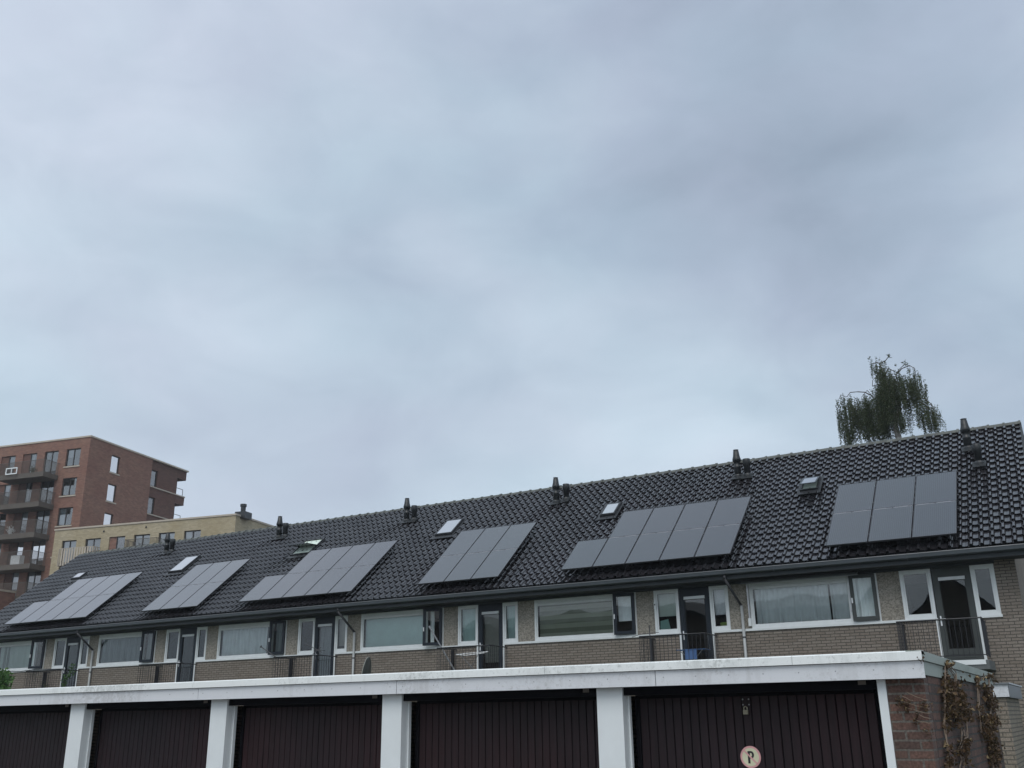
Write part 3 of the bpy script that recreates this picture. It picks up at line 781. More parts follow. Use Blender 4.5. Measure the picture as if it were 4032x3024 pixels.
# ------------------------------------------------------------------ solar arrays
def array(xr, ncol, step, label, xl_fix=None, y0=24.24, y1=26.62, W_=1.0):
    """ncol columns of two panels; step: one more single panel at the lower left"""
    org = (xr, y0, roofz(y0))
    t = empty('solar_array', org)
    tag(t, label, 'solar panels', 'solar panel arrays on the terrace roof')
    hgt = .28; yo = (y1 - y0) / 2
    ux = Vector((0, 1, SL)).normalized()
    full = (y1 - y0) * math.sqrt(1 + SL*SL)
    ph = full / 2 - .006
    base = Vector((0, y0, roofz(y0) + .36))
    def P3(x, s, hh): return Vector((x, base.y, base.z)) + ux * s + nrm * hh
    def slab(mb, x0, x1, s0, s1, h0, h1):
        a = [P3(x0,s0,h0), P3(x1,s0,h0), P3(x1,s1,h0), P3(x0,s1,h0), P3(x0,s0,h1), P3(x1,s0,h1), P3(x1,s1,h1), P3(x0,s1,h1)]
        mb.add(a, [(0,3,2,1),(4,5,6,7),(0,1,5,4),(1,2,6,5),(2,3,7,6),(3,0,4,7)])
    cells = [(c, r) for c in range(ncol) for r in (0, 1)] + ([(ncol, 0)] if step else [])
    for c, r in cells:
        x1 = xr - c * W_ - .010; x0 = xr - (c + 1) * W_ + .010
        s0 = r * (full / 2) + .002; s1 = s0 + ph
        q = MB((x0, org[1], org[2])); slab(q, x0 + .012, x1 - .012, s0 + .012, s1 - .012, -.030, .0)
        po = q.build('solar_panel', M['solar'], t); po.location = (x0 - xr, 0, 0)
        q = MB((x0, org[1], org[2]))
        slab(q, x0, x0 + .012, s0, s1, -.035, .003); slab(q, x1 - .012, x1, s0, s1, -.035, .003)
        slab(q, x0 + .012, x1 - .012, s0, s0 + .012, -.035, .003); slab(q, x0 + .012, x1 - .012, s1 - .012, s1, -.035, .003)
        q.build('frame', M['solar_frame'], po)
        if r == 0 and not (step and c == ncol):
            q = MB((x0, org[1], org[2]))
            xm = (x0 + x1) / 2
            slab(q, x0 + .02, xm - .012, s1 - .028, s1 - .013, .0005, .002); slab(q, xm + .012, x1 - .02, s1 - .028, s1 - .013, .0005, .002)
            slab(q, x0 + .05, xm - .15, s1 - .011, s1 - .002, .0035, .0045); slab(q, xm + .05, x1 - .12, s1 - .011, s1 - .002, .0035, .0045)
            q.build('busbar', M['busbar'], po)
        if c > 0:
            q = MB((x0, org[1], org[2]))
            for ss in (.22, .78): slab(q, x1 - .002, x1 + .022, s0 + ph*ss - .03, s0 + ph*ss + .03, -.03, .006)
            q.build('clamp', M['solar_frame'], po)
    q = MB(org)
    xe = xr - ncol * W_
    for r in (0, 1):
        for ss in (.22, .78):
            s = r * full / 2 + ph * ss
            slab(q, (xe - (W_ if step and r == 0 else 0)) - .03, xr + .03, s - .02, s + .02, -.08, -.037)
            x = xr - .2
            while x > xe:
                slab(q, x - .02, x + .02, s - .015, s + .015, -.27, -.08); x -= .9
    q.build('mounting_rail', M['solar_frame'], t)
    return t
array(-2.35, 3, False, 'three-column black solar array on the roof, rightmost of the six', W_=.98, y0=24.07, y1=26.45)
array(-7.66, 4, True, 'four-column solar array with a single stepped panel, right of the middle of the roof', W_=.972, y0=24.12, y1=26.45)
array(-14.51, 3, False, 'three-column solar array beside the closed skylight above the teal blinds', W_=.945, y0=24.09, y1=26.48)
array(-19.84, 4, True, 'four-column stepped solar array right below the pivoted-open skylight', W_=.965, y0=24.06, y1=26.43)
array(-26.60, 3, False, 'three-column pale solar array next to the largest bright skylight', W_=.945, y0=24.05, y1=26.41)
array(-32.42, 4, True, 'four-column stepped solar array at the far left end of the roof', W_=.995, y0=24.03, y1=26.41)

# ------------------------------------------------------------------ garage block
YG = 9.60; XC = -1.38; XGL = -21.4
gor = (XC, YG, 0)
G = empty('garage_block', gor)
tag(G, 'low row of garages with dark brown plank doors, white pillars and white fascia', 'garages')
q = MB(gor); q.box(-1.722, XC - .02, YG, YG + .22, 0, 2.02); q.build('corner_pier', M['garage_brick'], G)
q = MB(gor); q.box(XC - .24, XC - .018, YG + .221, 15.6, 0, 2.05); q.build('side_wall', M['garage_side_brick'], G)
q = MB(gor); q.box(XGL, XC - .25, 15.4, 15.6, 0, 2.05); q.box(XGL, XGL + .2, YG + .2, 15.39, 0, 2.05); q.build('rear_wall', M['shed_brick'], G)
q = MB(gor); q.box(XGL, XC - .03, YG - .06, 15.58, 2.10, 2.20); q.build('flat_roof', M['flue'], G)
q = MB(gor); q.box(XGL, XC - .05, YG - .03, YG + .6, 2.045, 2.095); q.build('roof_soffit', M['header'], G)
# roof edge trim in lengths with tiny joints, and the fascia panels under it
tj = [XC + .012, -2.51, -5.14, -7.76, -10.42, -13.11, -15.8, -18.5, XGL]
for a, c in zip(tj, tj[1:]):
    q = MB(gor); q.prism([(YG-.125, 2.155), (YG-.125, 2.228), (YG-.11, 2.238), (YG+.02, 2.238), (YG+.02, 2.205), (YG-.10, 2.205), (YG-.10, 2.155)], 'x', c + .002, a - (.002 if a != tj[0] else 0))
    q.build('roof_trim', M['trim'], G)
fj = [XC + .012, -3.90, -7.11, -10.34, -13.62, -16.9, XGL]
for a, c in zip(fj, fj[1:]):
    q = MB(gor); q.box(c + .007, a, YG - .098, YG - .088, 2.004, 2.150)
    fo = q.build('fascia_panel', M['fascia'], G)
    q = MB(gor); x = a - .09
    n = 7; dx = (a - c - .18) / n
    for k in range(n + 1): q.tube((a - .09 - k*dx, YG - .1005, 2.085), (a - .09 - k*dx, YG - .098, 2.085), .006, 8)
    q.build('screw', M['screw'], fo)
q = MB(gor); q.box(XGL, XC - .03, YG - .087, YG - .06, 2.0, 2.15); q.build('fascia_backing', M['header'], G)
# side trim
q = MB(gor); q.prism([(XC + .012, 2.155), (XC + .012, 2.235), (XC - .12, 2.240), (XC - .12, 2.21), (XC - .012, 2.21), (XC - .012, 2.155)], 'y', YG - .123, 15.68)
q.build('side_roof_trim', M['side_trim'], G)
q = MB(gor); q.box(XC - .016, XC - .006, YG - .03, 11.15, 2.035, 2.152); q.box(XC - .016, XC - .006, 11.17, 15.62, 2.055, 2.152)
q.build('side_fascia', M['side_trim'], G)
# pillars
pl = [(-4.60, -4.31), (-7.38, -7.10), (-10.185, -9.895), (-13.02, -12.715), (-15.82, -15.53), (-18.6, -18.31)]
for a, c in pl:
    q = MB(gor); q.box(a, c, YG, YG + .12, 0, 2.044)
    q.build('pillar', M['white_pillar'], G)
q = MB(gor); q.box(-1.80, -1.725, YG - .004, YG + .10, 0, 2.044); q.build('pillar', M['white_pillar'], G)
# bays: header, reveals, plank door
edges = [(-4.31, -1.80)] + [(pl[k+1][1], pl[k][0]) for k in range(5)]
nb = 0
for (a, c) in edges:
    q = MB(gor); q.box(a + .001, c - .001, YG + .03, YG + .14, 1.925, 2.043)
    q.build('header_board', M['header'], G)
    q = MB(gor); q.box(a + .001, a + .022, YG + .121, YG + .165, 0, 1.923); q.build('door_frame', M['white_pillar'], G)
    q = MB(gor); q.box(c - .022, c - .001, YG + .121, YG + .165, 0, 1.923); q.build('door_frame', M['white_pillar'], G)
    dt = 1.905
    q = MB(gor); pw = .0905; x = a + .08; k = 0
    rnd = random.Random(nb)
    while x < c - .09:
        xe = min(x + pw, c - .078); d = rnd.uniform(-.0015, .0015)
        if xe - x > .02:
            q.prism([(x + .004, YG + .262), (x + .004, YG + .256 + d), (x + .008, YG + .250 + d), (xe - .008, YG + .250 + d), (xe - .004, YG + .256 + d), (xe - .004, YG + .262)], 'z', .03, dt - .012)
        x += pw
    do = q.build('garage_door', M['plank'], G)
    q = MB(gor); q.box(a + .03, c - .03, YG + .263, YG + .285, .02, dt + .12)
    q.box(a + .03, a + .075, YG + .245, YG + .262, .02, dt); q.box(c - .075, c - .03, YG + .245, YG + .262, .02, dt)
    q.box(a + .076, c - .076, YG + .243, YG + .262, dt - .008, dt + .10)
    q.build('door_leaf_frame', M['header'], do)
    q = MB(gor); q.box(c - .17, c - .10, YG + .024, YG + .029, 1.965, 2.005); q.build('number_plate', M['balcony_metal'], G)
    if nb == 0:
        q = MB(gor)
        for (xx, z_) in ((-3.13, 1.865), (-3.07, 1.865), (-3.13, 1.815), (-3.07, 1.815)): q.tube((xx, YG + .238, z_), (xx, YG + .244, z_), .007, 8)
        q.build('hasp', M['screw'], do)
        q = MB(gor); q.box(-3.125, -3.078, YG + .205, YG + .235, 1.725, 1.765)
        q.path([(-3.118, YG + .22, 1.765), (-3.118, YG + .22, 1.79), (-3.102, YG + .22, 1.80), (-3.086, YG + .22, 1.79), (-3.086, YG + .22, 1.765)], .005, 6)
        q.build('padlock', M['brass'], do)
    nb += 1

# no-parking sign
sx, sz_, sy = -3.10, 1.335, YG + .243
sg = empty('no_parking_sign', (sx, sy, sz_))
tag(sg, 'round faded pink and cream no parking sign with a struck through letter P', 'sign')
so_ = (sx, sy, sz_)
def disc(y0, y1, r, n=40): 
    return [(sx + r*math.cos(2*math.pi*i/n), sz_ + r*math.sin(2*math.pi*i/n)) for i in range(n)]
q = MB(so_); q.prism(disc(0, 0, .100), 'y', sy, sy + .004); q.build('red_ring', M['sign_pink'], sg)
q = MB(so_); q.prism(disc(0, 0, .082), 'y', sy - .0015, sy + .001); q.build('plate', M['sign_cream'], sg)
q = MB(so_)
ox, oz = sx - .026, sz_ - .058
q.prism([(ox, oz), (ox + .022, oz), (ox + .022, oz + .112), (ox, oz + .112)], 'y', sy - .003, sy - .0016)
seg = [(ox + .022 + .0, oz + .112)]
out = []; inn = []
for k in range(13):
    t_ = math.pi/2 - math.pi * k / 12
    out.append((ox + .032 + .030 * math.cos(t_), oz + .078 + .034 * math.sin(t_)))
    inn.append((ox + .032 + .010 * math.cos(t_), oz + .078 + .016 * math.sin(t_)))
for k in range(12): q.prism([out[k], out[k+1], inn[k+1], inn[k]], 'y', sy - .003, sy - .0016)
q.prism([(ox + .022, oz + .094), (ox + .032, oz + .094), (ox + .032, oz + .112), (ox + .022, oz + .112)], 'y', sy - .003, sy - .0016)
q.prism([(ox + .022, oz + .044), (ox + .032, oz + .044), (ox + .032, oz + .062), (ox + .022, oz + .062)], 'y', sy - .003, sy - .0016)
q.build('letter', M['sign_black'], sg)
q = MB(so_); c45 = .0574
q.prism([(sx - c45 - .005, sz_ + c45 - .005), (sx + c45 - .005, sz_ - c45 - .005), (sx + c45 + .005, sz_ - c45 + .005), (sx - c45 + .005, sz_ + c45 + .005)], 'y', sy - .0045, sy - .0031)
q.build('slash', M['sign_pink'], sg)

# ------------------------------------------------------------------ dead climbing plants
def leaf_quad(mb, p, size, rnd, flat=None):
    d = Vector((rnd.uniform(-1,1), rnd.uniform(-1,1), rnd.uniform(-1,1))).normalized() if flat is None else (flat + Vector((rnd.uniform(-.7,.7), rnd.uniform(-.7,.7), rnd.uniform(-.7,.7)))).normalized()
    a = d.orthogonal().normalized(); a = (Matrix.Rotation(rnd.uniform(0, 6.28), 3, d) @ a); b_ = d.cross(a)
    s = size
    p = Vector(p)
    mid = d * s * .25
    mb.add([p - a*s*.5, p - b_*s*.32 + mid, p + a*s*.55, p + b_*s*.32 + mid], [(0,1,2,3)])

def dead_ivy(name, label, paths, seed, xface, nleaf):
    rnd = random.Random(seed)
    y0, z0 = paths[0][0][:2]
    org = (xface, y0, z0)
    t = empty(name, org); tag(t, label, 'dead ivy', 'withered climbers on the garage side wall')
    st = MB(org); lf = MB(org)
    for pts in paths:
        for _ in range(3):
            pr = None
            for (y, z, w) in pts:
                pcur = Vector((xface + .012 + rnd.uniform(0, .03), y + rnd.uniform(-w, w) * .4, z + rnd.uniform(-.02, .02)))
                if pr is not None:
                    mid = (pr + pcur) / 2 + Vector((.01, rnd.uniform(-.06, .06), rnd.uniform(-.03, .03)))
                    st.tube(pr, mid, .005, 5); st.tube(mid, pcur, .005, 5)
                pr = pcur
        for (y, z, w), (y2, z2, w2) in zip(pts, pts[1:]):
            k = int(nleaf * (w + w2) * (abs(z2 - z) + .08) * 1050)
            for _ in range(k):
                u = rnd.random(); ww = w + (w2 - w) * u
                yy = y + (y2 - y) * u + rnd.gauss(0, .5) * ww; z_ = z + (z2 - z) * u + rnd.uniform(-.03, .03)
                if noise.noise(Vector((yy * .9, z_ * 5, seed))) < -.06 + rnd.uniform(-.1, .1): continue
                big = rnd.random() < .06
                leaf_quad(lf, (xface + .015 + abs(rnd.gauss(0, .04)), yy, z_), rnd.uniform(.07, .12) if big else rnd.uniform(.025, .06), rnd, Vector((1, -.3, .2)) if big else None)
    st.build('stem', M['stem'], t); lf.build('leaves', M['dead_leaf'], t, fix=False)
dead_ivy('dead_ivy', 'thick withered brown ivy hanging down the middle of the garage side wall from the trim',
   [[(11.0,2.19,.12), (11.45,2.10,.65), (11.3,1.90,.75), (11.2,1.72,.42), (11.5,1.55,.45), (11.1,1.38,.22), (11.0,1.2,.28), (10.6,.9,.25), (10.4,.5,.25)],
    [(11.0,2.19,.05), (10.5,1.9,.12), (10.3,1.6,.10), (10.15,1.3,.12), (9.85,1.05,.12), (9.8,.8,.1)], [(11.45,2.10,.2),(11.9,1.65,.25),(11.75,1.5,.2),(11.5,1.4,.15)]], 5, XC - .018, 1.)
dead_ivy('dead_ivy', 'second strip of withered ivy at the rear end of the garage side wall',
   [[(15.2,2.19,.5), (14.6,2.0,.5), (14.6,1.8,.7), (14.3,1.6,.8), (13.9,1.4,.7), (14.0,1.2,.6), (13.6,.9,.5), (13.3,.5,.4)],
    [(15.2,2.19,.05), (13.5,2.1,.15), (13.3,1.8,.15), (13.2,1.5,.15)]], 9, XC - .018, .8)
# dry twigs fanning round the front corner
rnd = random.Random(3)
tw_o = (-1.4, YG, 1.75)
tw = empty('dry_twigs', tw_o); tag(tw, 'pale bare twigs with a few curled leaves fanned over the red brick corner pier', 'dead ivy')
st = MB(tw_o); lf = MB(tw_o)
for (xa, za, xb, zb) in ((-1.55,1.89,-1.385,1.82), (-1.59,1.86,-1.51,1.82), (-1.64,1.835,-1.385,1.75), (-1.58,1.765,-1.385,1.71), (-1.51,1.72,-1.385,1.665), (-1.50,1.65,-1.385,1.63)):
    pr = Vector((xb, YG - .012, zb)); n = 5
    for k in range(1, n + 1):
        u = k / n
        c = Vector((xb + (xa-xb)*u, YG - .012 - .03*math.sin(u*2.2), zb + (za-zb)*(u**1.4) + rnd.uniform(-.004, .004)))
        st.tube(pr, c, .004 - .0015*u, 5); pr = c
for (cx, cz, nn, sp) in ((-1.61,1.825,26,.02), (-1.575,1.775,60,.032), (-1.42,1.775,40,.03), (-1.50,1.655,16,.02), (-1.49,1.70,10,.02), (-1.42,1.56,20,.03), (-1.385,2.16,14,.02)):
    for _ in range(nn): leaf_quad(lf, (cx + rnd.gauss(0, sp), YG - .02 - abs(rnd.gauss(0, .02)) - (.09 if cz > 2 else 0), cz + rnd.gauss(0, sp*.8)), rnd.uniform(.015, .035), rnd)
st.build('twigs', M['stem'], tw); lf.build('leaves', M['dead_leaf'], tw, fix=False)

# ------------------------------------------------------------------ garden shed by the house
so2 = (-3.0, 19., 0)
sh = empty('garden_shed', so2); tag(sh, 'small flat roofed brown brick shed behind the garage at the right edge', 'shed')
q = MB(so2); q.box(-4.6, -1.52, 19.04, 21.7, 0, 1.97); q.build('brick_wall', M['shed_brick'], sh)
q = MB(so2); q.box(-4.66, -1.46, 18.985, 19.03, 1.965, 2.17); q.build('fascia_board', M['fascia'], sh)
q = MB(so2); q.box(-1.505, -1.455, 19.031, 21.76, 1.955, 2.168); q.build('side_fascia', M['lead'], sh)
q = MB(so2); q.box(-4.70, -1.43, 18.95, 21.8, 2.171, 2.195); q.build('flat_roof', M['bead'], sh)

# ------------------------------------------------------------------ satellite dish
do_ = (-17.5, 22., 0)
dd = empty('satellite_dish', do_); tag(dd, 'weathered grey satellite dish seen nearly edge-on above the garage roof', 'satellite dish')
q = MB(do_); q.tube((-17.5, 22.08, 0), (-17.5, 22.08, 2.9), .025, 10); q.build('mast', M['pipe_dark'], dd)
q = MB(do_); q.smooth = True
vs = [(0, 0, -.07)]; fs = []; nr = 6; ns = 28
for k in range(1, nr + 1):
    rr = .47 * k / nr
    for j in range(ns):
        a = 2*math.pi*j/ns; vs.append((rr*math.cos(a), rr*math.sin(a)*1.05, -.07 + .07 * (k/nr)**2))
for j in range(ns): fs.append((0, 1 + j, 1 + (j+1) % ns))
for k in range(nr - 1):
    for j in range(ns):
        a_ = 1 + k*ns; b_ = 1 + (k+1)*ns; fs.append((a_ + j, b_ + j, b_ + (j+1) % ns, a_ + (j+1) % ns))
q.add(vs, fs)
dirv = Vector((-.90, -.40, .12)).normalized()
Md = Matrix.Translation((-17.5, 22., 2.90)) @ dirv.to_track_quat('Z', 'Y').to_matrix().to_4x4()
q.xf(Md); q.build('reflector', M['dish'], dd, fix=False)
q = MB(do_); n0 = 0
for j in range(ns):
    a0 = 2*math.pi*j/ns; a1 = 2*math.pi*(j+1)/ns
    q.tube((.47*math.cos(a0), .4935*math.sin(a0), 0), (.47*math.cos(a1), .4935*math.sin(a1), 0), .014, 6)
q.xf(Md); q.build('rim', M['dish_rim'], dd)
q = MB(do_); q.tube((0, -.45, 0), (0, -.1, .5), .012, 6); q.tube((0, -.1, .46), (0, -.08, .56), .03, 8); q.xf(Md); q.build('feed_arm', M['pipe_dark'], dd)

# ------------------------------------------------------------------ things on the balconies
# teal house: leaning pole and small white drying rack
o_ = (-15.9, 24.0, 2.8)
q = MB(o_)
q.path([(-16.82, 24.05, 4.28), (-15.88, 24.0, 3.0), (-15.70, 23.98, 2.80)], .022, 8); q.tube((-16.86, 24.05, 4.33), (-16.80, 24.05, 4.25), .03, 8)
tag(q.build('leaning_pole', M['bead']), 'long grey pole leaning across the balcony in front of the open dark casement', 'pole')
o_ = (-15.4, 24.2, 2.8)
dr = empty('drying_rack', o_); tag(dr, 'small white folding drying rack on the balcony below the teal blinds', 'drying rack')
q = MB(o_)
q.path([(-15.95, 24.1, 3.50), (-15.6, 24.1, 3.46), (-15.0, 24.1, 3.50)], .012, 6); q.path([(-16.0, 24.5, 3.54), (-15.1, 24.5, 3.56)], .010, 6)
for k in range(6): q.tube((-15.9 + k*.05, 24.1, 3.50), (-15.9 + k*.05, 24.5, 3.54), .003, 4)
q.tube((-15.95,24.1,3.5), (-15.95,24.5,3.54), .008, 6); q.tube((-15.0,24.1,3.5), (-15.1,24.5,3.56), .008, 6)
q.build('rack', M['door_handle'], dr)
q = MB(o_)
for (a, c) in (((-15.85,24.15,3.5), (-15.2,24.4,2.80)), ((-15.2,24.15,3.5), (-15.85,24.4,2.80))): q.tube(a, c, .009, 6)
q.build('leg', M['bead'], dr)
# banded-blind house: blue rack and upright stick with cross arms
o_ = (-9.0, 24.25, 2.8)
dr = empty('laundry_rack', o_); tag(dr, 'blue laundry rack with cloth in front of the dark balcony door', 'drying rack')
q = MB(o_)
for k in range(7): q.tube((-9.25, 24.05 + k*.06, 3.32 + k*.002), (-8.5, 24.05 + k*.06, 3.32), .006, 5)
q.tube((-9.25, 24.03, 3.32), (-9.25, 24.44, 3.32), .009, 6); q.tube((-8.5, 24.03, 3.32), (-8.5, 24.44, 3.32), .009, 6)
q.build('rack', M['blue_cloth'], dr)
q = MB(o_)
for (a, c) in (((-9.2,24.05,3.32), (-8.6,24.3,2.80)), ((-8.55,24.05,3.32), (-9.15,24.3,2.80)), ((-8.5,24.4,3.32),(-8.45,24.2,3.7))): q.tube(a, c, .009, 6)
q.build('leg', M['bead'], dr)
q = MB(o_); wavy(q, -9.05, -8.72, 3.08, 3.33, 24.06, .012, .12, 3); q.build('hanging_cloth', M['blue_cloth'], dr, fix=False)
o_ = (-9.85, 23.8, 2.8)
q = MB(o_); q.tube((-9.85, 23.82, 2.80), (-9.85, 23.82, 3.95), .014, 6); q.path([(-10.35, 23.82, 3.68), (-10.1, 23.82, 3.74), (-9.6, 23.82, 3.76)], .008, 5)
tag(q.build('washing_line_post', M['pipe_dark']), 'thin dark upright post with short cross arm at the balcony corner', 'washing line')
# pleated-curtain house: two thin rods
o_ = (-22.7, 23.8, 3.7)
q = MB(o_); q.tube((-23.14, 23.7, 4.02), (-22.58, 23.8, 3.69), .014, 6); q.tube((-23.16, 23.7, 4.0), (-23.12, 23.7, 4.05), .02, 6)
tag(q.build('washing_line', M['pipe_dark']), 'thin dark arm sticking out left from the balcony rail corner', 'washing line')
o_ = (-21.0, 23.8, 3.7)
q = MB(o_); q.tube((-21.35, 23.8, 4.03), (-20.78, 23.9, 3.76), .011, 6); q.tube((-21.0, 23.75, 3.70), (-20.85, 23.95, 3.92), .009, 5); q.tube((-21.05, 23.85, 3.82), (-20.6, 23.85, 3.80), .008, 5)
q.tube((-20.95, 23.8, 2.8), (-20.95, 23.8, 3.86), .010, 6)
tag(q.build('folded_washing_line', M['pipe_dark']), 'folded dark washing line frame at the balcony door with grey curtains', 'washing line')
# far left house: line arms and climbing plants
o_ = (-34.9, 23.9, 3.7)
q = MB(o_); q.path([(-37.1, 23.75, 3.75), (-35.3, 23.7, 3.68), (-34.6, 23.8, 3.73), (-33.0, 23.8, 3.69)], .016, 6)
tag(q.build('washing_line', M['rail']), 'long thin black bar lying over the far left balcony rail', 'washing line')

def plant(name, label, cat, org, stems, nleaf, size, spread, mat_, seed, group=None):
    rnd = random.Random(seed)
    t = empty(name, org); tag(t, label, cat, group)
    st = MB(org); lf = MB(org)
    for pts in stems:
        st.path(pts, .006, 5)
        for a, c in zip(pts, pts[1:]):
            a = Vector(a); c = Vector(c)
            for _ in range(int(nleaf * (c - a).length)):
                p = a.lerp(c, rnd.random()) + Vector((rnd.gauss(0, spread), rnd.gauss(0, spread), rnd.gauss(0, spread)))
                leaf_quad(lf, p, size * rnd.uniform(.6, 1.3), rnd)
    st.build('stem', M['twig'], t); lf.build('leaves', mat_, t, fix=False)
plant('climbing_plant', 'green climber growing up the dark door of the far left balcony', 'plant', (-33.0, 23.95, 2.8),
      [[(-33.0,23.95,2.8), (-33.0,23.95,3.1), (-33.1,23.95,3.35), (-32.8,23.95,3.45), (-32.75,23.95,3.7), (-32.65,23.95,3.82)]], 150, .065, .055, M['bush_leaf'], 21)
plant('potted_shrub', 'sparse shrub behind the railing of the far left balcony', 'plant', (-34.15, 23.95, 2.8),
      [[(-34.15,23.95,2.8), (-34.2,23.95,3.3)], [(-34.15,23.95,2.8), (-33.95,23.95,3.2)], [(-34.15,23.95,2.8), (-34.4,23.95,3.15)]], 130, .045, .06, M['birch_leaf'], 22)

# things on the sills inside the banded-blind house
o_ = (B0-P-1.9, YW + .12, 3.9)
q = MB(o_); q.prism([(B0-P-1.96, 3.9), (B0-P-1.66, 3.9), (B0-P-1.72, 4.18), (B0-P-1.94, 4.14)], 'y', YW + .115, YW + .125)
tag(q.build('teal_board', M['teal_board']), 'pale teal board propped behind the window left of the dark door', 'board')
q = MB((B0-P-.25, YW + .12, 3.9)); q.lathe((B0-P-.2, YW + .2, 3.9), [(.09, 0), (.12, .03), (.13, .10), (.12, .11)], 12)
tag(q.build('lime_bowl', M['lime']), 'lime green bowl on the sill of the narrow window', 'bowl')

# ------------------------------------------------------------------ leafy plants behind the garage
def bush(name, label, c, rad, n, size, mat_, seed, cat='shrub', group=None):
    rnd = random.Random(seed); org = (c[0], c[1], 0)
    t = empty(name, org); tag(t, label, cat, group)
    st = MB(org); lf = MB(org)
    lobes = []
    for _ in range(14):
        d = Vector((rnd.gauss(0,1), rnd.gauss(0,1), rnd.gauss(0,1))).normalized() * rnd.uniform(.35, .8)
        lobes.append((Vector(c) + Vector((d.x*rad[0], d.y*rad[1], d.z*rad[2])), rnd.uniform(.28, .45)))
    st.tube((c[0], c[1], 0), (c[0], c[1], c[2]), .05, 8, .02)
    for lc, lr in lobes:
        st.tube((c[0], c[1], c[2] - rad[2]*.8), lc, .018, 5, .005)
    for _ in range(n):
        lc, lr = rnd.choice(lobes)
        d = Vector((rnd.gauss(0,1), rnd.gauss(0,1), rnd.gauss(0,1))).normalized() * (rnd.random() ** .4)
        p = lc + Vector((d.x*rad[0], d.y*rad[1], d.z*rad[2])) * lr
        leaf_quad(lf, p, size * rnd.uniform(.6, 1.4), rnd)
    st.build('stem', M['twig'], t); lf.build('foliage', mat_, t, fix=False)
bush('leafy_shrub', 'round bright green shrub rising behind the garage roof at the left edge', (-31.45, 20., 2.8), (1.75, 1.1, 1.0), 3600, .13, M['bush_leaf'], 31)
bush('leafy_shrub', 'green shrub glimpsed past the brick shed at the right edge', (-1.05, 22.6, 1.5), (.55, .6, .8), 1500, .10, M['bush_leaf'], 32)

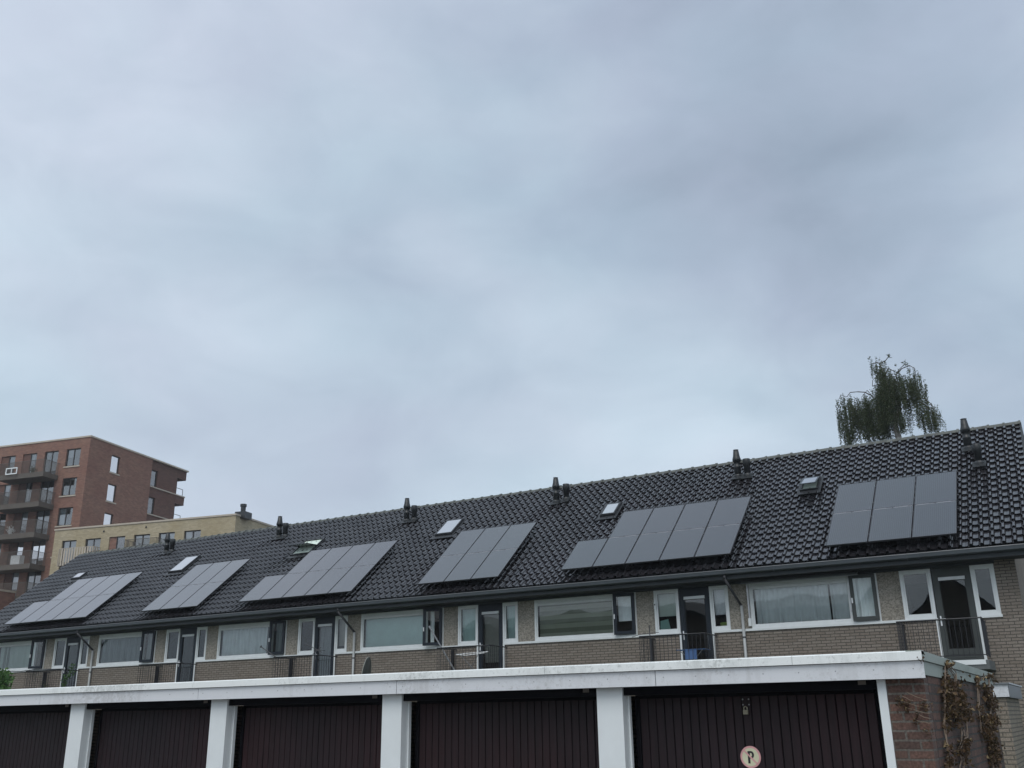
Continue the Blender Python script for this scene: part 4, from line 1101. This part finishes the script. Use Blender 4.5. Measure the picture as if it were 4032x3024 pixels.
# ------------------------------------------------------------------ weeping birch behind the roof
def birch():
    rnd = random.Random(77)
    YT = 44.; k = YT / 36.
    # crop pixels (of the reference study) to metres at the tree
    def W3(a, b_, dy=0.):
        return Vector(((-6.94 + (a - 180) * (3.53 / 840)) * k, YT + dy, EYE + (14.11 - EYE - (b_ - 95) * (3.2 / 705)) * k))
    org = (W3(660, 760).x, YT, 0)
    t = empty('weeping_birch', org); tag(t, 'weeping birch with hanging leafy strands showing above the roof ridge', 'tree')
    tr = MB(org); br = MB(org); lf = MB(org)
    tr.smooth = True
    base = Vector((org[0], YT, 0))
    spine = [base, W3(668, 1600), W3(662, 760), W3(650, 690), W3(655, 640), W3(690, 540), W3(660, 380), W3(620, 250), W3(600, 130)]
    rad = [.26, .2, .13, .115, .10, .075, .05, .03, .012]
    for a, c, ra, rc in zip(spine, spine[1:], rad, rad[1:]): tr.tube(a, c, ra, 10, rc)
    tr.build('trunk', M['bark'], t)
    def limb(pts, r0, dy):
        P_ = [W3(*p, dy * i / len(pts)) for i, p in enumerate(pts)]
        for i, (a, c) in enumerate(zip(P_, P_[1:])):
            br.tube(a, c, r0 * (1 - i / len(P_)), 6, r0 * (1 - (i + 1) / len(P_)) + .004)
    limbs = [[(655,640),(600,590),(560,480),(500,390),(455,325),(400,370),(380,420)],
             [(500,390),(440,350),(380,338),(320,335),(290,370),(240,345),(210,400)],
             [(655,640),(720,540),(790,470),(850,460)],
             [(690,540),(740,420),(710,250),(740,200),(795,155),(830,180),(825,230)],
             [(710,250),(770,210),(840,200),(880,240),(880,300)],
             [(660,380),(560,300),(510,310),(520,260),(560,230)],
             [(620,250),(660,180),(700,210),(760,260)],
             [(600,130),(570,110),(530,118)], [(600,130),(650,120),(680,100),(712,118)],
             [(850,460),(910,480),(950,520),(985,600),(1000,680)], [(880,500),(930,560),(970,620)],
             [(660,760),(620,740),(560,700),(500,640)], [(600,590),(480,560),(400,520),(300,480),(230,500),(190,520)],
             [(660,380),(600,200),(590,120)], [(850,460),(900,400),(915,350)]]
    for j, l_ in enumerate(limbs): limb(l_, .024, rnd.uniform(-.6, .6))
    # hanging strands: (x0, x1, top0, top1, bottom0, bottom1, number)
    clumps = [(205,345,375,470,640,760,46), (182,240,500,560,650,820,14), (235,290,600,700,780,860,18), (300,365,440,520,560,680,18),
              (345,420,420,520,600,770,22), (380,470,400,480,640,800,40), (430,560,370,470,640,790,54), (540,640,290,420,620,740,60),
              (570,720,200,360,480,640,64), (515,600,130,200,210,260,16), (570,660,120,240,260,420,30), (650,700,220,300,420,560,20), (600,720,480,560,640,760,34),
              (675,770,590,650,690,770,24), (730,860,260,360,440,540,56), (740,800,420,480,540,680,16), (820,925,290,400,440,580,40), (860,890,235,300,320,420,7),
              (840,960,500,600,680,760,40), (900,1015,560,660,700,760,32), (370,480,640,700,740,800,20), (480,600,620,680,740,800,26), (800,850,480,530,560,680,8),
              (525,560,110,125,135,150,3), (655,712,98,112,118,130,3), (760,840,185,230,230,300,4)]
    for (x0, x1, t0, t1, b0, b1, n) in clumps:
        for _ in range(int(n * 1.1)):
            x = rnd.uniform(x0, x1); yt = rnd.uniform(t0, t1); yb = rnd.uniform(b0, b1); dy = rnd.uniform(-1., 1.)
            p = W3(x, yt, dy); e = W3(x + rnd.uniform(-12, 12), yb, dy)
            Ln = (p - e).length; seg = max(2, int(Ln / .14)); pr = p
            sway = rnd.uniform(-.05, .05)
            for s_ in range(1, seg + 1):
                u = s_ / seg
                c = p.lerp(e, u) + Vector((sway * math.sin(u * 3), rnd.uniform(-.03, .03), 0))
                if s_ % 2: br.add([pr + Vector((.003,0,0)), pr - Vector((.003,0,0)), c - Vector((.003,0,0)), c + Vector((.003,0,0))], [(0,1,2,3)])
                dens = 10 if u > .08 else 4
                for _k in range(dens):
                    q_ = pr.lerp(c, rnd.random()) + Vector((rnd.gauss(0, .032), rnd.gauss(0, .04), rnd.gauss(0, .02)))
                    leaf_quad(lf, q_, rnd.uniform(.04, .07), rnd)
                pr = c
    br.build('branches', M['twig'], t, fix=False)
    lf.build('crown', M['birch_leaf'], t, fix=False)
birch()

# ------------------------------------------------------------------ apartment buildings
def wall_with_openings(mb, x0, x1, z0, z1, holes, y, depth, side=False):
    """brick face in the XZ plane at y (or YZ plane when side) with rectangular openings and their reveals"""
    xs = sorted({x0, x1, *[h_[0] for h_ in holes], *[h_[1] for h_ in holes]}); zs = sorted({z0, z1, *[h_[2] for h_ in holes], *[h_[3] for h_ in holes]})
    mk = (lambda a, b_, c: (b_, a, c)) if side else (lambda a, b_, c: (a, b_, c))
    for a, c in zip(xs, xs[1:]):
        for d, e in zip(zs, zs[1:]):
            mx_, mz = (a + c)/2, (d + e)/2
            if any(h_[0] < mx_ < h_[1] and h_[2] < mz < h_[3] for h_ in holes): continue
            mb.add([mk(a,y,d), mk(c,y,d), mk(c,y,e), mk(a,y,e)], [(0,1,2,3)])
    for (a, c, d, e) in holes:
        v = [mk(a,y,d), mk(c,y,d), mk(c,y,e), mk(a,y,e), mk(a,y+depth,d), mk(c,y+depth,d), mk(c,y+depth,e), mk(a,y+depth,e)]
        mb.add(v, [(0,1,5,4),(1,2,6,5),(2,3,7,6),(3,0,4,7)])

def apt_window(par, x0, x1, z0, z1, y, depth, mullions=1, side=False, covering=None):
    rnd = random.Random(int(x0*100 + z0*37))
    q = MB(); w = .075
    bx = (lambda a, c, d, e, f, g_: q.box(d, e, a, c, f, g_)) if side else (lambda a, c, d, e, f, g_: q.box(a, c, d, e, f, g_))
    ya, yb = sorted((y + depth*.55, y + depth*.95))
    bx(x0, x1, ya, yb, z0, z0+w); bx(x0, x1, ya, yb, z1-w, z1); bx(x0, x0+w, ya, yb, z0+w, z1-w); bx(x1-w, x1, ya, yb, z0+w, z1-w)
    for k in range(mullions):
        xm = x0 + (x1-x0)*(k+1)/(mullions+1); bx(xm-.04, xm+.04, ya, yb, z0+w, z1-w)
    o = q.build('window', M['dark_window'], par)
    yp = y + depth*.75
    q = MB(); mk = (lambda a, c: (yp, a, c)) if side else (lambda a, c: (a, yp, c))
    q.add([mk(x0+w, z0+w), mk(x1-w, z0+w), mk(x1-w, z1-w), mk(x0+w, z1-w)], [(0,1,2,3)])
    q.build('pane', M['glass_far'], o)
    if covering is not False and rnd.random() < .6:
        yq = y + depth*1.3; mk = (lambda a, c: (yq, a, c)) if side else (lambda a, c: (a, yq, c))
        q = MB(); zb = z0 + w + (z1-z0)*rnd.choice([0, 0, .35, .5]); xe = x1 if rnd.random() < .5 else x0 + (x1-x0)*rnd.choice([.35, .5])
        q.add([mk(x0, zb), mk(xe, zb), mk(xe, z1), mk(x0, z1)], [(0,1,2,3)])
        q.build('curtain', M['sheer_white'] if rnd.random() < .6 else M['sheer_grey'], o)
    return o

def apt_balcony(par, x0, x1, zslab, dep, step_=.11, slat=M['balcony_metal'], fat=.012, hgt=1.12, fasc=.45):
    b_ = empty('balcony', (0, 0, 0)); b_.parent = par
    q = MB(); q.box(x0, x1, -dep, -.004, zslab - fasc, zslab)
    q.build('balcony_slab', M['balcony_under'], b_)
    q = MB()
    q.tube((x0, -dep, zslab+hgt), (x1, -dep, zslab+hgt), .022, 6); q.tube((x1, -dep, zslab+hgt), (x1, 0, zslab+hgt), .022, 6); q.tube((x0, -dep, zslab+hgt), (x0, 0, zslab+hgt), .022, 6)
    x = x0
    while x <= x1 + .001:
        q.box(x-fat, x+fat, -dep-.012, -dep+.012, zslab-fasc*.9, zslab+hgt); x += step_
    y = -dep
    while y < -.05:
        q.box(x1-.012, x1+.012, y-fat, y+fat, zslab-fasc*.9, zslab+hgt); q.box(x0-.012, x0+.012, y-fat, y+fat, zslab-fasc*.9, zslab+hgt); y += step_
    q.build('railing', slat, b_)
    return b_

# red building
RA = empty('apartment_building', (-76.94, 55.18, 0), R(12))
tag(RA, 'tall red brick apartment block with stacked balconies at the left edge', 'apartment building')
holes = []; wins = []
for k in range(7):
    dz = -2.76 * k; zt = 25.95 + dz
    wins += [(-2.56, -.95, zt-1.65, zt, 1), (-5.06, -3.48, zt-2.4, zt, 1), (-7.6, -5.96, zt-2.4, zt, 0), (-10.15, -8.49, zt-2.4, zt, 0), (-13.4, -11.8, zt-1.65, zt, 1), (-16.5, -14.9, zt-1.65, zt, 1)]
holes = [w_[:4] for w_ in wins]
q = MB(); wall_with_openings(q, -20., 0, 0, 26.9, holes, 0, .22)
q.add([(-20,.5,0),(-20,14.,0),(-20,14.,26.9),(-20,0,26.9)], [(0,1,2,3)])
q.build('front_wall', M['red_brick'], RA)
for (a, c, d, e, mu) in wins:
    if mu == 0:
        xm = a + (c - a) * .5
        pq = MB(); pq.box(a, xm, .10, .16, d, e); pq.build('brown_panel', M['red_brick_dark'], RA)
        apt_window(RA, xm, c, d, e, 0, .2, 0)
    else: apt_window(RA, a, c, d, e, 0, .2, 1)
    if e - d < 2:
        sq = MB(); sq.box(a-.12, c+.12, -.06, .05, d-.12, d-.002); sq.build('window_sill', M['coping'], RA)
holes = []; 
for k in range(7):
    dz = -2.76 * k; holes += [(3.0, 4.2, 24.3+dz, 25.95+dz)]
q = MB(); wall_with_openings(q, 0.0, 8.84, 0, 26.9, holes, 0, -.22, side=True); q.build('side_wall', M['red_brick'], RA)
for (a, c, d, e) in holes:
    apt_window(RA, a, c, d, e, 0, -.2, 0, side=True, covering=False)
    sq = MB(); sq.box(-.05, .06, a-.1, c+.1, d-.12, d-.002); sq.build('window_sill', M['coping'], RA)
h2 = [(8.95, 10.05, 24.3-2.76*k, 25.95-2.76*k) for k in range(7)]
q = MB(); wall_with_openings(q, 8.84, 13.15, 0, 26.9, h2, -.18, -.22, side=True)
q.add([(-.18,8.84,0),(0,8.84,0),(0,8.84,26.9),(-.18,8.84,26.9)], [(0,1,2,3)])
q.add([(-.18,13.15,0),(-6,13.15,0),(-6,13.15,26.9),(-.18,13.15,26.9)], [(0,1,2,3)])
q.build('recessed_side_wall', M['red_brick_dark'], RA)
for (a, c, d, e) in h2: apt_window(RA, a, c, d, e, -.18, -.2, 0, side=True, covering=False)
for k in range(7):
    zt = 24.25 - 2.76*k
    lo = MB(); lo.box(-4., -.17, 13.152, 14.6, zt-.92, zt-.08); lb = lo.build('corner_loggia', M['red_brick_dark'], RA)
    lo = MB(); lo.box(-4.05, -.10, 8.9, 14.65, zt-.078, zt+.03) if k < 2 else lo.box(-4.05, -.10, 8.9, 13.2, zt-.078, zt+.03); lo.build('ledge', M['coping'], lb)
    lo = MB(); lo.tube((-.3, 14.4, zt+.75), (-.3, 13.2, zt+.75), .03, 6); lo.tube((-.3, 14.4, zt), (-.3, 14.4, zt+.75), .03, 6); lo.build('handrail', M['rail'], lb)
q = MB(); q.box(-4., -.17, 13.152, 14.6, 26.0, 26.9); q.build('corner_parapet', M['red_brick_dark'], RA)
q = MB(); q.box(-20.1, .06, -.06, .3, 26.902, 27.05); q.box(-.35, .06, .302, 14.66, 26.902, 27.05); q.build('roof_coping', M['coping'], RA)
q = MB(); q.box(-20., -.36, .31, 14.6, 26.5, 26.8); q.build('flat_roof', M['concrete'], RA)
q = MB(); q.box(-20., -.4, 1.6, 13.5, .1, 26.4); q.build('interior_core', M['interior'], RA)
for k in range(6): apt_balcony(RA, -8.35, -3.15, 23.53 - 2.76*k, 1.8)
for k in range(1, 6): apt_balcony(RA, -14.9, -9.9, 23.53 - 2.76*k, 1.8)
q = MB(); q.box(-22., -4.2, -3.6, -1.85, 0, 12.7); q.build('podium', M['red_brick'], RA)
q = MB(); q.box(-22.05, -4.15, -3.66, -1.83, 12.702, 12.86); q.build('podium_coping', M['coping'], RA)
# white crate frame on the top balcony
Mr = Matrix.Translation((-76.94, 55.18, 0)) @ Matrix.Rotation(R(12), 4, 'Z')
def on_red(name, label, cat, fn, m, x, y, z):
    p = Mr @ Vector((x, y, z)); t = empty(name, p, R(12)); tag(t, label, cat)
    q = MB(); fn(q); q.build('body' if name != 'potted_plant' else 'leaves', m, t, fix=False)
    return t
on_red('folded_table', 'white frame of a folded table leaning on the top red balcony railing', 'table', lambda q: (q.frame(-.65, .65, -.03, .03, 0, .62, .09), q.box(-.03, .03, -.03, .03, .09, .53)), M['white'], -6.7, -1.95, 23.5)
def pots(q):
    rnd = random.Random(8)
    q.lathe((0,0,0), [(.12,0),(.16,.25),(.15,.26)], 10)
    for _ in range(160): leaf_quad(q, (rnd.gauss(0,.16), rnd.gauss(0,.12), .42+rnd.gauss(0,.13)), .12, rnd)
on_red('potted_plant', 'dark potted plant on the topmost red building balcony', 'plant', pots, M['birch_leaf'], -4.9, -1.3, 23.54)
on_red('potted_plant', 'pale flowering plant on the third red building balcony from the top', 'plant', pots, M['sheer_white'], -6.3, -1.4, 23.54 - 2*2.76)
on_red('storage_box', 'pale boxy crate on the fourth balcony down of the red building', 'box', lambda q: (q.box(-.5,.5,-.25,.25,0,.75), q.box(-.52,.52,-.27,.27,.76,.8)), M['sheer_white'], -5.0, -1.4, 23.54 - 3*2.76)

# yellow building
kz = 1.145
def zy(z): return 1.7 + (z - 1.7) * kz
dirx = Vector((math.cos(R(12)), math.sin(R(12)), 0))
# top left corner on the ray measured for it, at roof height 17.5
YA = empty('apartment_building', (-74.97, 51.55, 0), R(12))
tag(YA, 'low yellow brick apartment block with a slatted white balcony and chimney, behind the roof ridge', 'apartment building')
LY = 15.5 * kz
wy = [(.78,2.07,1), (2.88,4.23,1), (4.98,6.36,0), (7.12,8.5,1), (9.23,10.58,1), (11.36,12.74,1)]
holes = [(a*kz, c*kz, 14.0 - (0 if j else .6), zy(14.62)) for j, (a, c, m_) in enumerate(wy)]
holes += [(a*kz, c*kz, 11.0, 13.3-.6) for j, (a, c, m_) in enumerate(wy) if j]
q = MB(); wall_with_openings(q, 0, LY, 0, 17.42, holes, 0, .22)
q.add([(0,0,0),(0,12,0),(0,12,17.42),(0,0,17.42)], [(0,1,2,3)])
q.build('front_wall', M['yellow_brick'], YA)
q = MB(); sh_ = [(3.6, 4.4, 14.2, 16.4)]
wall_with_openings(q, 0, 12., 0, 17.42, sh_, LY, -.22, side=True); q.build('side_wall', M['yellow_brick'], YA)
apt_window(YA, 3.6, 4.4, 14.2, 16.4, LY, -.2, 0, side=True)
for j, hh in enumerate(holes):
    a, c, d, e = hh
    if j == 2:
        xm = a + (c-a)*.42; pq = MB(); pq.box(a, xm, .10, .16, d, e); pq.build('orange_brick_panel', M['red_brick'], YA)
        apt_window(YA, xm, c, d, e, 0, .2, 0)
    else: apt_window(YA, a, c, d, e, 0, .2, 1)
    if j < 6:
        sq = MB(); sq.box(a-.1, c+.1, -.05, .04, d-.1, d-.002); sq.build('window_sill', M['coping'], YA)
q = MB(); q.box(-.06, LY+.06, -.06, .3, 17.422, 17.56); q.box(LY-.3, LY+.06, .302, 12.05, 17.422, 17.56); q.build('roof_coping', M['coping'], YA)
q = MB(); q.box(.05, LY-.31, .31, 12., 17.0, 17.3); q.build('flat_roof', M['concrete'], YA)
q = MB(); q.box(.3, LY-.5, 1.5, 11.8, .1, 16.9); q.build('interior_core', M['interior'], YA)
apt_balcony(YA, 1.5, 4.9, zy(12.68)+.25, .8, step_=.26, slat=M['coping'], fat=.075, hgt=1.15, fasc=.3)
apt_balcony(YA, 8.4, 11.4, zy(12.68)+.45, 1.3, step_=.12, hgt=1.15, fasc=.3)
q = MB(); x_ = 14.95*kz + .1; q.box(x_ , x_ + .95, .6, 1.6, 17.3, 17.85); q.build('chimney_base', M['lead'], YA)
q = MB(); q.lathe((x_ + .42, 1.1, 17.85), [(.2,0),(.2,.45),(.26,.48),(.26,.68),(.2,.7)], 14); q.build('chimney_pipe', M['lead'], YA)
for (xx, zz_) in ((5.0, 16.95), (9.2, 17.0)):
    q = MB(); q.box(xx, xx+.14, -.03, .0, zz_, zz_+.14); q.build('overflow_spout', M['gap'], YA)

# ------------------------------------------------------------------ houses across the yard behind the camera (seen only in the glass)
def back_house(label, x0, x1, y0, y1, eave, ridge, along):
    org = ((x0+x1)/2, (y0+y1)/2, 0)
    t = empty('house_opposite', org); tag(t, label, 'house')
    q = MB(org); q.box(x0, x1, y0, y1, 0, eave)
    if along == 'y': q.prism([(x0, eave), (x1, eave), ((x0+x1)/2, ridge)], 'y', y0, y1)
    else: q.prism([(y0, eave), (y1, eave), ((y0+y1)/2, ridge)], 'x', x0, x1)
    q.build('brick_wall', M['shed_brick'], t)
    q = MB(org); e = .4
    if along == 'y':
        xm = (x0+x1)/2; s_ = (ridge-eave)/(xm-x0)
        for sgn in (-1, 1):
            xe = xm + sgn*(xm-x0+e)
            q.prism([(xm, ridge+.02), (xe, eave-e*s_+.02), (xe, eave-e*s_+.2), (xm, ridge+.2)], 'y', y0-e, y1+e)
    else:
        ym = (y0+y1)/2; s_ = (ridge-eave)/(ym-y0)
        for sgn in (-1, 1):
            ye = ym + sgn*(ym-y0+e)
            q.prism([(ym, ridge+.02), (ye, eave-e*s_+.02), (ye, eave-e*s_+.2), (ym, ridge+.2)], 'x', x0-e, x1+e)
    q.build('roof', M['flue'], t)
    q = MB(org)
    n = int((x1-x0)/3)
    for k in range(n):
        for zf in (1., 3.9):
            xx = x0 + (k+.5)*(x1-x0)/n; q.box(xx-.8, xx+.8, y1+.002, y1+.05, zf, zf+1.4)
    q.build('window', M['white'], t)
back_house('gabled brick house facing the terrace from across the yard', -12.6, -2.6, -30., -20., 5.2, 10.1, 'y')
back_house('long brick house row with low roof facing the terrace', -48., -13.4, -32., -24., 9.2, 10.3, 'x')

# ------------------------------------------------------------------ drizzle haze
hz = MB(); hz.box(-420, 420, -320, 520, -1.0, 60.)
hm = bpy.data.materials.new('drizzle haze'); hm.use_nodes = True; nt = hm.node_tree; nt.nodes.clear()
ho = N(nt, 'ShaderNodeOutputMaterial'); hv = N(nt, 'ShaderNodeVolumePrincipled')
hv.inputs['Color'].default_value = (.85, .9, .95, 1); hv.inputs['Density'].default_value = .00045; hv.inputs['Anisotropy'].default_value = .2
nt.links.new(hv.outputs[0], ho.inputs['Volume'])
tag(hz.build('haze', hm), kind='stuff')
